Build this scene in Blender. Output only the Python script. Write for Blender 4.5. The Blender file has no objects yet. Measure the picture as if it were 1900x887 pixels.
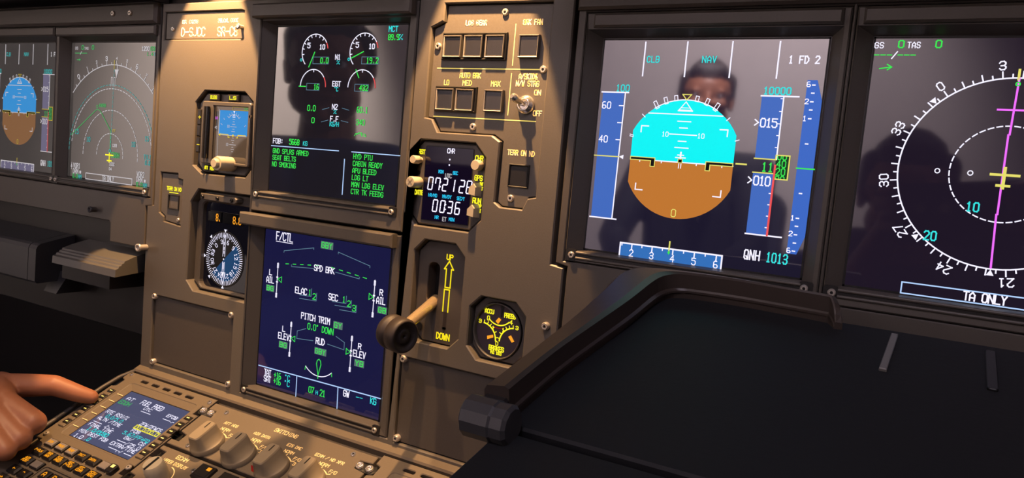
import bpy, bmesh, math, random
from mathutils import Vector, Matrix
from mathutils.geometry import tessellate_polygon
random.seed(4)
SC = bpy.context.scene
COL = SC.collection
PI = math.pi
# All lengths below are millimetres in the instrument panel's frame: x right, y forward
# (y = 0 is the plane of the display glass), z up, z = 0 the foot of the co-pilot's displays.

# ------------------------------------------------------------------ camera
cam_d = bpy.data.cameras.new('camera'); cam = bpy.data.objects.new('camera', cam_d); COL.objects.link(cam)
RC = ((0.86584246, -0.48541262, -0.12120818), (0.49243096, 0.86965243, 0.03487688), (0.08847931, -0.08988454, 0.9920142))
CAM = (233.63, -531.08, 55.46)
m4 = Matrix.Identity(4)
for i in range(3):
    m4[i][0] = RC[i][0]; m4[i][1] = RC[i][2]; m4[i][2] = -RC[i][1]; m4[i][3] = CAM[i] / 1000
cam.matrix_world = m4
cam_d.sensor_width = 36.0; cam_d.lens = 1410.16 / 1900 * 36; cam_d.clip_start = 0.004; cam_d.clip_end = 50
SC.camera = cam
# ------------------------------------------------------------------ view, world, light
SC.view_settings.view_transform = 'Standard'; SC.view_settings.look = 'None'
SC.view_settings.exposure = 0.0; SC.view_settings.gamma = 1.0; SC.view_settings.use_curve_mapping = False
W = bpy.data.worlds.new('night'); SC.world = W; W.use_nodes = True
W.node_tree.nodes['Background'].inputs[0].default_value = (0.02, 0.022, 0.03, 1)
W.node_tree.nodes['Background'].inputs[1].default_value = 0.15

def lamp(name, kind, loc, power, color, target=None, size=0.02, spot=None, blend=0.2):
    d = bpy.data.lights.new(name, kind); d.energy = power; d.color = color
    o = bpy.data.objects.new(name, d); COL.objects.link(o)
    o.location = [c / 1000 for c in loc]
    if kind == 'AREA': d.size = size
    else: d.shadow_soft_size = size
    if kind == 'SPOT': d.spot_size = math.radians(spot); d.spot_blend = blend
    if target is not None:
        v = Vector([(t - c) / 1000 for t, c in zip(target, loc)])
        o.rotation_euler = v.to_track_quat('-Z', 'Y').to_euler()
    return o
WARM = (1.0, 0.55, 0.23)
lamp('flood_light_lamp', 'SPOT', (-411, -66, 296), 19.5, WARM, (-424, -10, 100), 0.004, 47, 0.12)
lamp('flood_light_lamp', 'SPOT', (-106, -66, 322), 20.0, WARM, (-100, -10, 90), 0.004, 37, 0.12)
lamp('pedestal_lamp', 'SPOT', (-330, -500, 820), 42.0, (1.0, 0.62, 0.32), (-290, -150, -240), 0.02, 32, 0.6)
lamp('rear_wall_fill', 'SPOT', (-300, -1500, 1050), 230.0, (1.0, 0.86, 0.92), (-620, -2500, 330), 0.1, 98, 0.5)  # added spot without a fixture, brightens the rear wall the screens mirror
lamp('side_wall_fill', 'SPOT', (-650, -1080, 1000), 330.0, (1.0, 0.86, 0.78), (-1500, -1080, 170), 0.1, 56, 0.6)  # added too: bright patch on the left wall for the left screens' reflections
lamp('overhead_fill', 'AREA', (300, -1000, 1080), 5.5, (1.0, 0.86, 1.05), (100, 0, 0), 0.3)  # added cool fill from overhead, not a real cabin light

# ------------------------------------------------------------------ materials
def lin(c): return tuple(((v / 255) / 12.92 if v / 255 <= 0.04045 else ((v / 255 + 0.055) / 1.055) ** 2.4) for v in c)
M = {}
def mat(name, rgb, rough=0.5, metal=0.0, emit=None, es=1.0, ior=1.45, noise=0.0, nscale=400.0, bump=0.0, coat=0.0):
    m = bpy.data.materials.new(name); m.use_nodes = True
    nt = m.node_tree; b = nt.nodes['Principled BSDF']
    b.inputs['Base Color'].default_value = (*lin(rgb), 1)
    b.inputs['Roughness'].default_value = rough; b.inputs['Metallic'].default_value = metal
    b.inputs['IOR'].default_value = ior; b.inputs['Coat Weight'].default_value = coat
    if emit:
        b.inputs['Emission Color'].default_value = (*lin(emit), 1); b.inputs['Emission Strength'].default_value = es
    if noise or bump:
        tc = nt.nodes.new('ShaderNodeTexCoord'); nz = nt.nodes.new('ShaderNodeTexNoise')
        nz.inputs['Scale'].default_value = nscale; nz.inputs['Detail'].default_value = 4
        nt.links.new(tc.outputs['Object'], nz.inputs['Vector'])
        if noise:
            mx = nt.nodes.new('ShaderNodeMixRGB'); mx.blend_type = 'MULTIPLY'; mx.inputs[0].default_value = noise
            mx.inputs[1].default_value = (*lin(rgb), 1)
            nt.links.new(nz.outputs[0], mx.inputs[2]); nt.links.new(mx.outputs[0], b.inputs['Base Color'])
        if bump:
            bp = nt.nodes.new('ShaderNodeBump'); bp.inputs['Strength'].default_value = bump; bp.inputs['Distance'].default_value = 0.0004
            nt.links.new(nz.outputs[0], bp.inputs['Height']); nt.links.new(bp.outputs[0], b.inputs['Normal'])
    M[name] = m; return m
mat('panel', (98, 92, 83), 0.45, noise=0.25, nscale=900, bump=0.12)
mat('panel_dark', (76, 70, 64), 0.5, noise=0.25, nscale=900, bump=0.1)
mat('bezel', (82, 77, 71), 0.42, noise=0.2, nscale=900, bump=0.08)
mat('pedestal', (102, 92, 78), 0.5, noise=0.2, nscale=900, bump=0.1)
mat('bezel_black', (28, 27, 27), 0.4)
mat('black', (12, 12, 13), 0.5)
mat('black_gloss', (14, 14, 15), 0.12, ior=1.5)
mat('key_glass', (38, 37, 38), 0.18, ior=1.6)
mat('key_black', (26, 24, 24), 0.4)
mat('key_grey', (112, 106, 102), 0.5)
mat('steel', (205, 198, 188), 0.34, metal=0.65)
mat('chrome', (225, 220, 212), 0.16, metal=0.85)
mat('brass_steel', (232, 204, 160), 0.24, metal=0.75)
mat('knob_cream', (188, 176, 148), 0.45)
mat('knob_grey', (128, 117, 98), 0.5)
mat('rubber', (44, 37, 34), 0.55)
mat('leather', (13, 16, 21), 0.7, noise=0.3, nscale=250, bump=0.35)
mat('rim', (58, 50, 45), 0.4)
mat('trim_dark', (34, 32, 32), 0.42)
mat('rail_brown', (84, 72, 58), 0.5)
mat('grey_pad', (92, 90, 86), 0.35)
mat('cover_grey', (58, 58, 60), 0.4)
mat('red_mark', (220, 40, 40), 0.4)
mat('skin', (150, 98, 72), 0.5, noise=0.12, nscale=300, bump=0.25)
mat('wall_paint', (196, 188, 184), 0.7, noise=0.1, nscale=20)
mat('floor_carpet', (40, 40, 46), 0.9, noise=0.3, nscale=300)
mat('fire_wall', (16, 15, 17), 0.8)
mat('suit', (24, 25, 30), 0.8, noise=0.2, nscale=300)
mat('shirt_white', (215, 215, 220), 0.7)
mat('shirt_blue', (52, 78, 140), 0.75)
mat('hair', (40, 30, 24), 0.6)
mat('seat_fabric', (34, 36, 44), 0.85, noise=0.2, nscale=200)
# light-giving marks
def glow(name, rgb, es=1.0, base=(8, 8, 8), rough=0.25):
    m = mat(name, base, rough, emit=rgb, es=es); m.node_tree.nodes['Principled BSDF'].inputs['Specular IOR Level'].default_value = 0.12; return m
glow('white', (238, 234, 255), 1.15); glow('green', (60, 232, 84), 1.0); glow('cyan', (56, 226, 226), 1.0)
glow('yellow', (232, 224, 110), 1.0); glow('amber', (240, 210, 40), 1.0); glow('magenta', (240, 110, 252), 1.05)
glow('red', (240, 84, 84), 1.0); glow('blue', (66, 106, 190), 1.0); glow('vsblue', (60, 104, 196), 1.0); glow('scaleblue', (52, 112, 186), 1.0)
glow('sky', (0, 244, 246), 1.0); glow('earth', (192, 118, 48), 1.0); glow('ink', (10, 9, 12), 1.0); glow('drum', (20, 56, 30), 1.0)
glow('steelblue', (96, 130, 150), 1.0); glow('tagbg', (88, 112, 108), 1.0); glow('lineblue', (176, 206, 250), 1.1)
glow('c_white', (206, 200, 204), 0.9); glow('c_green', (66, 178, 96), 0.9); glow('c_cyan', (62, 170, 170), 0.9); glow('c_yellow', (186, 166, 60), 0.9)
glow('c_red', (214, 92, 92), 0.9); glow('c_blue', (112, 106, 132), 0.85); glow('c_sky', (56, 146, 214), 0.9); glow('c_earth', (142, 100, 66), 0.8)
glow('c_drum', (60, 72, 40), 0.8); glow('c_line', (160, 160, 160), 0.8); glow('y_bright', (245, 232, 40), 1.2)
glow('legend_yellow', (222, 196, 58), 0.95, base=(190, 180, 150), rough=0.6)
glow('legend_amber', (214, 158, 66), 0.8, base=(235, 225, 200), rough=0.6)
glow('legend_pedestal', (212, 158, 72), 0.85, base=(200, 180, 150), rough=0.6)
glow('legend_white', (120, 95, 60), 0.6, base=(245, 240, 228), rough=0.6)
glow('gear_yellow', (240, 214, 30), 1.15); glow('orange', (250, 160, 40), 1.1); glow('key_amber', (250, 158, 30), 1.1)
glow('digit', (236, 230, 255), 1.35); glow('cyan_tag', (40, 196, 240), 1.0); glow('isis_sky', (44, 142, 216), 0.95); glow('dial_blue', (34, 78, 124), 0.7)
# display glass: a faint backlight and the mirror gloss of the cover glass
def glass(name, rgb, ior=1.9, es=1.0): return mat(name, (5, 5, 6), 0.04, emit=rgb, es=es, ior=ior)
glass('glass_pfd', (27, 23, 42), 2.25); glass('glass_nd', (30, 22, 36), 1.7); glass('glass_ewd', (28, 24, 30), 2.3); glass('glass_sd', (25, 24, 62))
glass('glass_captain', (56, 52, 50), 2.05); glass('glass_cdu', (80, 82, 110)); glass('glass_clock', (12, 5, 26), 1.5); glass('glass_plain', (6, 6, 10), 1.6); glass('glass_isis', (92, 70, 52), 1.5)
glass('glass_dial', (12, 10, 16), 1.5)
mat('gauge_face', (74, 62, 68), 0.3)

# ------------------------------------------------------------------ frames and mesh collecting
class Frame:
    def __init__(s, o, X, Y):
        s.o = Vector(o); s.X = Vector(X).normalized(); s.Y = Vector(Y).normalized(); s.N = s.X.cross(s.Y)
    def p(s, a, b, h): return s.o + s.X * a + s.Y * b + s.N * h
    def at(s, a, b, h=0): return Frame(s.p(a, b, h), s.X, s.Y)
PAN = Frame((0, 0, 0), (1, 0, 0), (0, 0, 1))                     # N points at the pilots
TH = math.radians(25.3)
PED = Frame((0, -10, -197), (1, 0, 0), (0, math.cos(TH), math.sin(TH)))   # pedestal face, b runs up towards the panel
TT = math.radians(12)
TAB = Frame((0, -75, -12.05), (1, 0, 0), (0, math.cos(TT), math.sin(TT)))
WLD = Frame((0, 0, 0), (1, 0, 0), (0, 1, 0))                     # a = x, b = y, h = z

FONT = {
'A':'0004264440/0242','B':'0006364544433303/3342413000','C':'4536160501103041','D':'00062644422000','E':'46060040/0333','F':'460600/0333',
'G':'453616050110304143 23','H':'0006/4046/0343','I':'1030/2026/1636','J':'46411000 01'.replace(' ',''),'K':'0006/4603/1340','L':'060040','M':'0006234640','N':'00064046',
'O':'1030414536160501 10','P':'00063645443303','Q':'103041453616050110/2240','R':'00063645443303/2340','S':'45361605041333424130100 1','T':'0646/2620','U':'060110304146','V':'062046','W':'0610233046',
'X':'0046/0640','Y':'062346/2320','Z':'06460040','0':'10304145361605 0110','1':'1526203 0/1030'.replace(' ',''),'2':'0516364544000040','3':'05163645443313/3342413010 01','4':'300630 '.strip()+'','5':'460604344341301001','6':'3616050110304142331302','7':'06461 0'.replace(' ',''),
'8':'1030414233 1304051636454433/13020110','9':'10304145361605041343','.':'2021','/':'0046','-':'0343',':':'2122/2425','%':'0046/0506160 5/4041314 0','+':'0343/2125','&':'4015253616051201103042','>':'044301 '.strip(),'<':'440341','°':'1516262515','[':'360600','_':'0040','^':'042644','!':'2620'}
FONT['4'] = '30360242'; FONT['>'] = '053301'; FONT['<'] = '453341'; FONT['Q'] = '103041453616050110/2240'; FONT['W'] = '0610243046'; FONT['1'] = '152620/1030'
def strokes(ch):
    out = []
    for st in FONT.get(ch, '').replace(' ', '').split('/'):
        if st: out.append([(int(st[i]), int(st[i + 1])) for i in range(0, len(st) - 1, 2)])
    return out

class MB:
    def __init__(s, fr=PAN): s.fr = fr; s.v = []; s.f = []; s.mi = []; s.sm = []; s.mats = []
    def k(s, m):
        if m not in s.mats: s.mats.append(m)
        return s.mats.index(m)
    def add(s, pts, faces, m, smooth=False):
        n = len(s.v); s.v += [s.fr.p(*p) for p in pts]; k = s.k(m)
        for f in faces: s.f.append([n + i for i in f]); s.mi.append(k); s.sm.append(smooth)
    def loft(s, rings, m, cap0=True, cap1=True, smooth=False, closed=True):
        n = len(rings[0]); pts = [p for r in rings for p in r]; F = []
        for i in range(len(rings) - 1):
            for j in range(n if closed else n - 1):
                j2 = (j + 1) % n; F.append((i * n + j, i * n + j2, (i + 1) * n + j2, (i + 1) * n + j))
        s.add(pts, F, m, smooth)
        if cap0: s.add(rings[0], [tuple(range(n))[::-1]], m)
        if cap1: s.add(rings[-1], [tuple(range(n))], m)
    def prism(s, poly, h0, h1, m, bev=0.0, back=True):
        if bev:
            r = [[(a, b, h0) for a, b in poly], [(a, b, h1 - bev) for a, b in poly], [(a, b, h1) for a, b in offset(poly, -bev)]]
        else: r = [[(a, b, h0) for a, b in poly], [(a, b, h1) for a, b in poly]]
        s.loft(r, m, back, True)
    def box(s, a0, b0, a1, b1, h0, h1, m, bev=0.0): s.prism([(a0, b0), (a1, b0), (a1, b1), (a0, b1)], h0, h1, m, bev)
    def plate(s, outer, holes, h0, h1, m, bev=0.8, wall=None):
        o2 = offset(outer, -bev); hs = [offset(ccw(h), bev) for h in holes]
        loops = [[Vector((a, b, 0)) for a, b in L] for L in [o2] + hs]
        flat = [(p.x, p.y, h1) for L in loops for p in L]
        s.add(flat, tessellate_polygon(loops), m)
        s.loft([[(a, b, h0) for a, b in outer], [(a, b, h1 - bev) for a, b in outer], [(a, b, h1) for a, b in o2]], m, False, False)
        for h, e in zip(holes, hs):
            h = ccw(h)
            s.loft([[(a, b, h0) for a, b in h], [(a, b, h1 - bev) for a, b in h], [(a, b, h1) for a, b in e]], wall or m, False, False)
    def lathe(s, ca, cb, prof, m, n=24, smooth=True, cap0=True, cap1=True):
        s.loft([[(ca + r * math.cos(2 * PI * j / n), cb + r * math.sin(2 * PI * j / n), h) for j in range(n)] for r, h in prof], m, cap0, cap1, smooth)
    def disc(s, ca, cb, r, h, m, n=28): s.add([(ca + r * math.cos(2 * PI * j / n), cb + r * math.sin(2 * PI * j / n), h) for j in range(n)], [tuple(range(n))], m)
    def tube(s, path, r, m, n=10, cap=True):
        P = [Vector(p) for p in path]; rings = []; rr = r if isinstance(r, (list, tuple)) else [r] * len(P)
        up = Vector((0.13, 0.31, 0.94))
        for i, p in enumerate(P):
            t = (P[min(i + 1, len(P) - 1)] - P[max(i - 1, 0)]).normalized()
            x = t.cross(up).normalized(); y = t.cross(x)
            rings.append([tuple(p + (x * math.cos(2 * PI * j / n) + y * math.sin(2 * PI * j / n)) * rr[i]) for j in range(n)])
        s.loft(rings, m, cap, cap, True)
    # flat marks
    def poly(s, pts, h, m): s.add([(a, b, h) for a, b in pts], [tuple(range(len(pts)))], m)
    def rect(s, a0, b0, a1, b1, h, m): s.poly([(a0, b0), (a1, b0), (a1, b1), (a0, b1)], h, m)
    def seg(s, p, q, w, h, m, ext=0.5):
        d = Vector((q[0] - p[0], q[1] - p[1])); L = d.length
        if L < 1e-6: d = Vector((1, 0)); L = 1e-6
        else: d = d / L
        n = Vector((-d.y, d.x)) * w / 2; e = d * w * ext
        s.poly([(p[0] - e.x - n.x, p[1] - e.y - n.y), (q[0] + e.x - n.x, q[1] + e.y - n.y), (q[0] + e.x + n.x, q[1] + e.y + n.y), (p[0] - e.x + n.x, p[1] - e.y + n.y)], h, m)
    def line(s, pts, w, h, m, closed=False):
        P = list(pts) + ([pts[0]] if closed else [])
        for i in range(len(P) - 1): s.seg(P[i], P[i + 1], w, h, m)
    def arc(s, ca, cb, r, d0, d1, w, h, m, n=None, dash=None, gap=0.5, rb=None):
        rb = rb or r; n = n or max(6, int(abs(d1 - d0) / 4))
        f = lambda t: (ca + r * math.cos(math.radians(t)), cb + rb * math.sin(math.radians(t)))
        if dash:
            k = int(abs(d1 - d0) / dash)
            for i in range(k):
                t0 = d0 + (d1 - d0) * i / k; t1 = t0 + (d1 - d0) / k * gap
                s.line([f(t0), f((t0 + t1) / 2), f(t1)], w, h, m)
        else:
            for i in range(n):
                t0 = d0 + (d1 - d0) * i / n; t1 = d0 + (d1 - d0) * (i + 1) / n
                c0, s0, c1, s1 = math.cos(math.radians(t0)), math.sin(math.radians(t0)), math.cos(math.radians(t1)), math.sin(math.radians(t1))
                s.poly([(ca + (r - w / 2) * c0, cb + (rb - w / 2) * s0), (ca + (r + w / 2) * c0, cb + (rb + w / 2) * s0), (ca + (r + w / 2) * c1, cb + (rb + w / 2) * s1), (ca + (r - w / 2) * c1, cb + (rb - w / 2) * s1)], h, m)
    def text(s, t, a0, b0, a1, b1, h, m, w=None, rot=None, clip=None, gap=2):
        n = len(t); units = (4 + gap) * n - gap
        sx = (a1 - a0) / units; sy = (b1 - b0) / 6; w = w or max(0.42, min(sy * 0.95, 0.8))
        for i, ch in enumerate(t):
            for st in strokes(ch):
                P = [(a0 + (i * (4 + gap) + x) * sx, b0 + y * sy) for x, y in st]
                if clip:
                    for u, v in zip(P, P[1:]):
                        lo, hi = clip
                        if max(u[1], v[1]) < lo or min(u[1], v[1]) > hi: continue
                        def cl(p, q):
                            if p[1] < lo: t_ = (lo - p[1]) / (q[1] - p[1]); return (p[0] + (q[0] - p[0]) * t_, lo)
                            if p[1] > hi: t_ = (hi - p[1]) / (q[1] - p[1]); return (p[0] + (q[0] - p[0]) * t_, hi)
                            return p
                        s.seg(cl(u, v), cl(v, u), w, h, m)
                    continue
                if rot:
                    ca, cb, an = rot; c, sn = math.cos(an), math.sin(an)
                    P = [(ca + (x - ca) * c - (y - cb) * sn, cb + (x - ca) * sn + (y - cb) * c) for x, y in P]
                s.line(P, w, h, m)
    def ctext(s, t, ca, cb, cw, ch, h, m, w=None, an=0.0):
        L = cw * len(t) + cw * 0.5 * (len(t) - 1)
        s.text(t, ca - L / 2, cb - ch / 2, ca + L / 2, cb + ch / 2, h, m, w, (ca, cb, an) if an else None)
    def build(s, name, parent=None, label=None):
        me = bpy.data.meshes.new(name)
        root = parent
        while root is not None and root.parent is not None: root = root.parent
        off = Vector(root['_o']) if root is not None else Vector((0, 0, 0))
        me.from_pydata([tuple((v - off) / 1000) for v in s.v], [], s.f); 
        for m in s.mats: me.materials.append(M[m])
        me.polygons.foreach_set('material_index', s.mi); me.polygons.foreach_set('use_smooth', s.sm); me.update()
        o = bpy.data.objects.new(name, me); COL.objects.link(o)
        if parent is not None: o.parent = parent
        if label: o['label'] = label
        return o
def area(p): return sum(p[i][0] * p[(i + 1) % len(p)][1] - p[(i + 1) % len(p)][0] * p[i][1] for i in range(len(p))) / 2
def ccw(p): return list(p) if area(p) > 0 else list(p)[::-1]
def offset(poly, d):                                               # outward for d > 0 (polygon counter-clockwise)
    P = [Vector(p) for p in poly]; sg = 1 if area(poly) > 0 else -1; out = []
    for i in range(len(P)):
        e0 = (P[i] - P[i - 1]).normalized(); e1 = (P[(i + 1) % len(P)] - P[i]).normalized()
        n0 = Vector((e0.y, -e0.x)) * sg; n1 = Vector((e1.y, -e1.x)) * sg
        b = n0 + n1; L = b.length_squared
        b = b * (2 / L) if L > 1e-9 else n0
        if b.length > 3: b = b.normalized() * 3
        out.append(tuple(P[i] + b * d))
    return out
def rrect(a0, b0, a1, b1, r, n=5):
    out = []
    for ca, cb, t in ((a1 - r, b0 + r, -90), (a1 - r, b1 - r, 0), (a0 + r, b1 - r, 90), (a0 + r, b0 + r, 180)):
        for i in range(n + 1):
            u = math.radians(t + 90 * i / n); out.append((ca + r * math.cos(u), cb + r * math.sin(u)))
    return out
def octa(a0, b0, a1, b1, c): return [(a0 + c, b0), (a1 - c, b0), (a1, b0 + c), (a1, b1 - c), (a1 - c, b1), (a0 + c, b1), (a0, b1 - c), (a0, b0 + c)]

def thing(name, label, cat, at, group=None):
    o = bpy.data.objects.new(name, None); COL.objects.link(o); o.empty_display_size = 0.01
    o.location = Vector(at) / 1000; o['_o'] = list(at); o['label'] = label; o['category'] = cat
    if group: o['group'] = group
    return o
def tag(o, label, cat, group=None):
    o['label'] = label; o['category'] = cat
    if group: o['group'] = group
    return o
def struct(name, mb):
    o = mb.build(name); o['kind'] = 'structure'; return o
def screw(fr, a, b, h, parent, r=2.6, m='steel', rise=1.6, washer=False):
    s = MB(fr)
    s.lathe(a, b, [(r, h), (r, h + rise * 0.7), (r * 0.8, h + rise)], m, 16, cap1=False)
    s.lathe(a, b, [(r * 0.8, h + rise), (r * 0.45, h + rise), (r * 0.4, h + rise * 0.2)], m, 6, False, False, False)
    s.disc(a, b, r * 0.42, h + rise * 0.25, 'black', 6)
    return s.build('screw', parent)

# ------------------------------------------------------------------ the setting
FZ = -850
s = MB(WLD); s.box(-1500, -2500, 1100, 500, FZ - 30, FZ, 'floor_carpet'); struct('floor', s)
s = MB(WLD); s.box(-1500, -2530, 1100, -2500, FZ, 1150, 'wall_paint'); struct('wall_back', s)
s = MB(WLD); s.box(-1530, -2500, -1500, 500, FZ, 1150, 'wall_paint'); struct('wall_left', s)
s = MB(WLD); s.box(1100, -2500, 1130, 500, FZ, 1150, 'wall_paint'); struct('wall_right', s)
s = MB(WLD); s.box(-1500, 300, 1100, 330, FZ, 1150, 'fire_wall'); struct('wall_front', s)
s = MB(WLD); s.box(-1500, -2500, 1100, 500, 1150, 1180, 'wall_paint'); struct('ceiling', s)

# ------------------------------------------------------------------ main instrument panel plates
ISIS = [(-426, 24), (-362, 25), (-354, 34), (-357, 99), (-369, 108), (-427, 108), (-440, 96), (-440, 32)]
DMI = [(-430, -98), (-354, -98), (-354, 8), (-429, 8), (-440, -6), (-441, -88)]
CLOCK = octa(-164, 2, -88, 74.5, 11)
GEAR = octa(-151, -97, -100, -9, 10)
BRAKE = octa(-91, -100.5, -39, -48, 10)
LDG = [(-137, 81.5), (-84, 81.5), (-76, 77), (-76.5, 29), (-71, 25.5), (-51, 25.5), (-47, 34.5), (-40, 36), (-40, 185), (-139, 186), (-139.5, 172), (-151, 167), (-151, 93), (-143.5, 92)]
TERL = [(-482, -31), (-455, -33.5), (-454.5, 15), (-462, 16), (-462.5, 21), (-490, 20.5), (-490, -22), (-482, -26)]
PLQ = [(-495, 159), (-376, 159), (-376, 186), (-380, 187), (-495, 187)]
BLL = (-494, -187, -368, -112); BLR = (-158, -190, -30, -112.5)
def R4(t): return [(t[0], t[1]), (t[2], t[1]), (t[2], t[3]), (t[0], t[3])]
cp = thing('instrument_panel', 'tan centre instrument panel around the two stacked engine and system screens', 'instrument panel', (-264, 0, -197))
s = MB(); s.plate([(-510.5, -197), (-10.5, -197), (-10.5, -15), (-21.5, -13.5), (-21.5, 196), (-499.5, 196), (-499.5, -15.5), (-510.5, -17)],
        [R4((-352, -188.5, -165, 190)), ISIS, DMI, CLOCK, GEAR, BRAKE, LDG, TERL, PLQ, R4(BLL), R4(BLR)], -14, 10, 'panel', 1.0)
s.build('faceplate', cp)
for ca, cb in ((-508.2, -62.5),):
    q = MB(); q.tube([(ca, cb, 6), (ca, cb, 19)], 3.2, 'steel', 14); q.lathe(ca, cb, [(4.2, 19), (4.2, 21), (2.2, 21), (2.0, 19.5)], 'steel', 18); q.build('quarter_turn_stud', cp)
screw(PAN, -20, -61.5, 10, cp, 3.2, rise=4)
# registration plate
s = MB(PAN); s.plate(offset(PLQ, -0.6), [], -14, 8.2, 'panel', 0.4)
s.fr = PAN.at(-2.2, 0.3); s.text('D-SJCC', -467.5, 162.3, -431.5, 170.8, 8.35, 'legend_white', 1.15, gap=1.2); s.text('SR-CB', -412.5, 162.3, -383.8, 170.8, 8.35, 'legend_white', 1.15, gap=1.2)
s.text('ER 0253', -467, 175.2, -442.5, 178.4, 8.35, 'legend_white', 0.7, gap=1); s.text('SELCAL CODE', -412.5, 175.6, -384, 178.9, 8.35, 'legend_white', 0.7, gap=1)
rp = s.build('registration_plate', cp)
q = MB(); q.tube([(-379.6, 170.5, 8), (-379.6, 170.5, 13)], 2.1, 'steel', 12); q.lathe(-379.6, 170.5, [(2.8, 13), (2.8, 14.2), (1.2, 14.2)], 'chrome', 14); q.build('screw', rp)
screw(PAN, -483, 170, 8.2, rp, 2.4)
# two blank covers
for t, nm in ((BLL, 'left'), (BLR, 'right')):
    s = MB(); s.plate(offset(R4(t), -0.9), [], -14, 7.2, 'panel_dark', 0.5)
    b = s.build('blank_cover', cp)
    xs = ((-490.7, -113.6, -370.4, -113.6), (-489.3, -185.5, -369.6, -184.6)) if nm == 'left' else ((-153.6, -114.5, -35, -115), (-154.9, -185.8, -35, -186))
    for x0, z0, x1, z1 in xs:
        for x, z in ((x0, z0), (x1, z1)):
            if nm == 'right' and x > -40: continue
            screw(PAN, x, z, 7.2, b, 3.3, rise=4.5)
# co-pilot's and captain's side panels
fp = thing('side_panel', "grey panel around the co-pilot's two screens at right", 'instrument panel', (190, 0, -60))
s = MB(); s.plate([(-7.5, -140), (420, -140), (420, 198), (-17.5, 198), (-17.5, -11.5), (-7.5, -13.5)], [R4((-11, -9.6, 171, 176)), R4((173, -12.6, 354, 176))], -12, 10, 'bezel', 0.8); s.build('faceplate', fp)
s = MB(); s.box(-17, 177, 420, 197, 10, 15, 'panel_dark', 2.0); s.build('top_strip', fp)
kp = thing('side_panel', "grey panel around the captain's two screens at far left", 'instrument panel', (-700, 0, -64))
s = MB(); s.plate([(-513, -64), (-513, -18), (-502, -16.5), (-502, 196), (-1060, 196), (-1060, -41), (-577, -41), (-574, -43), (-574, -64)], [R4((-870.2, -8.8, -506.2, 170))], -12, 10, 'bezel', 0.8); s.build('faceplate', kp)
s = MB(); s.box(-1060, 175, -502, 197, 10, 17, 'panel_dark', 3.0); s.build('top_strip', kp)
for x in (-573, -543): screw(PAN, x, 186, 17, kp, 3.0)
q = MB(); q.tube([(-602, -31, 9), (-602, -31, 16)], 3.0, 'panel_dark', 12); q.lathe(-602, -31, [(3.6, 16), (3.6, 18), (2.2, 18), (2.0, 16.5)], 'cover_grey', 16); q.build('light_sensor', kp)
lp = thing('lower_panel', "dark recessed panel below the captain's screens", 'panel', (-760, 30, -160))
s = MB(); s.box(-1060, -170, -511.5, -30, -26, -14, 'trim_dark', 1.0); lp_o = s.build('faceplate', lp)

# ------------------------------------------------------------------ glareshield above the panel
gs = thing('glareshield', 'dark overhanging glareshield along the top edge of the panel', 'glareshield', (-264, -60, 200))
s = MB(WLD); s.box(-1060, -70, -545, 60, 203, 250, 'trim_dark', 6); s.build('padded_edge', gs)
s = MB(WLD); s.box(-356, -40, -166, 60, 200, 250, 'trim_dark', 4); s.build('padded_edge', gs)
s = MB(WLD); s.box(-15, -70, 420, 60, 206, 250, 'trim_dark', 6); s.build('padded_edge', gs)
s = MB(WLD); s.box(-1060, -160, 420, 60, 345, 375, 'trim_dark', 6); s.build('top_cover', gs)
s = MB(WLD); s.box(-1060, 5, 420, 60, 198, 345, 'panel_dark', 0); s.build('rear_wall', gs)
for x0, x1 in ((-548, -498),):
    q = MB(WLD)
    q.loft([[(x0, -40, 203), (x1, -40, 197), (x1, -40, 240), (x0, -40, 240)], [(x0, -4, 203), (x1, -4, 197), (x1, -4, 240), (x0, -4, 240)]], 'trim_dark')
    q.build('support_bracket', gs)
for x, z, side in ((-411, 296, 'left'), (-106, 322, 'right')):
    fl = thing('flood_light', f'small warm flood lamp under the glareshield over the {side} column of the centre panel', 'lamp', (x, -66, z + 14), 'panel flood lights')
    q = MB(WLD); q.lathe(x, -66, [(16, 0 + z + 30), (16, z + 8), (14, z + 1)], 'black', 20, cap1=False); q.box(x - 6, -72, x + 6, -60, z + 29, 346, 'black'); q.build('lamp_housing', fl)

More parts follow.
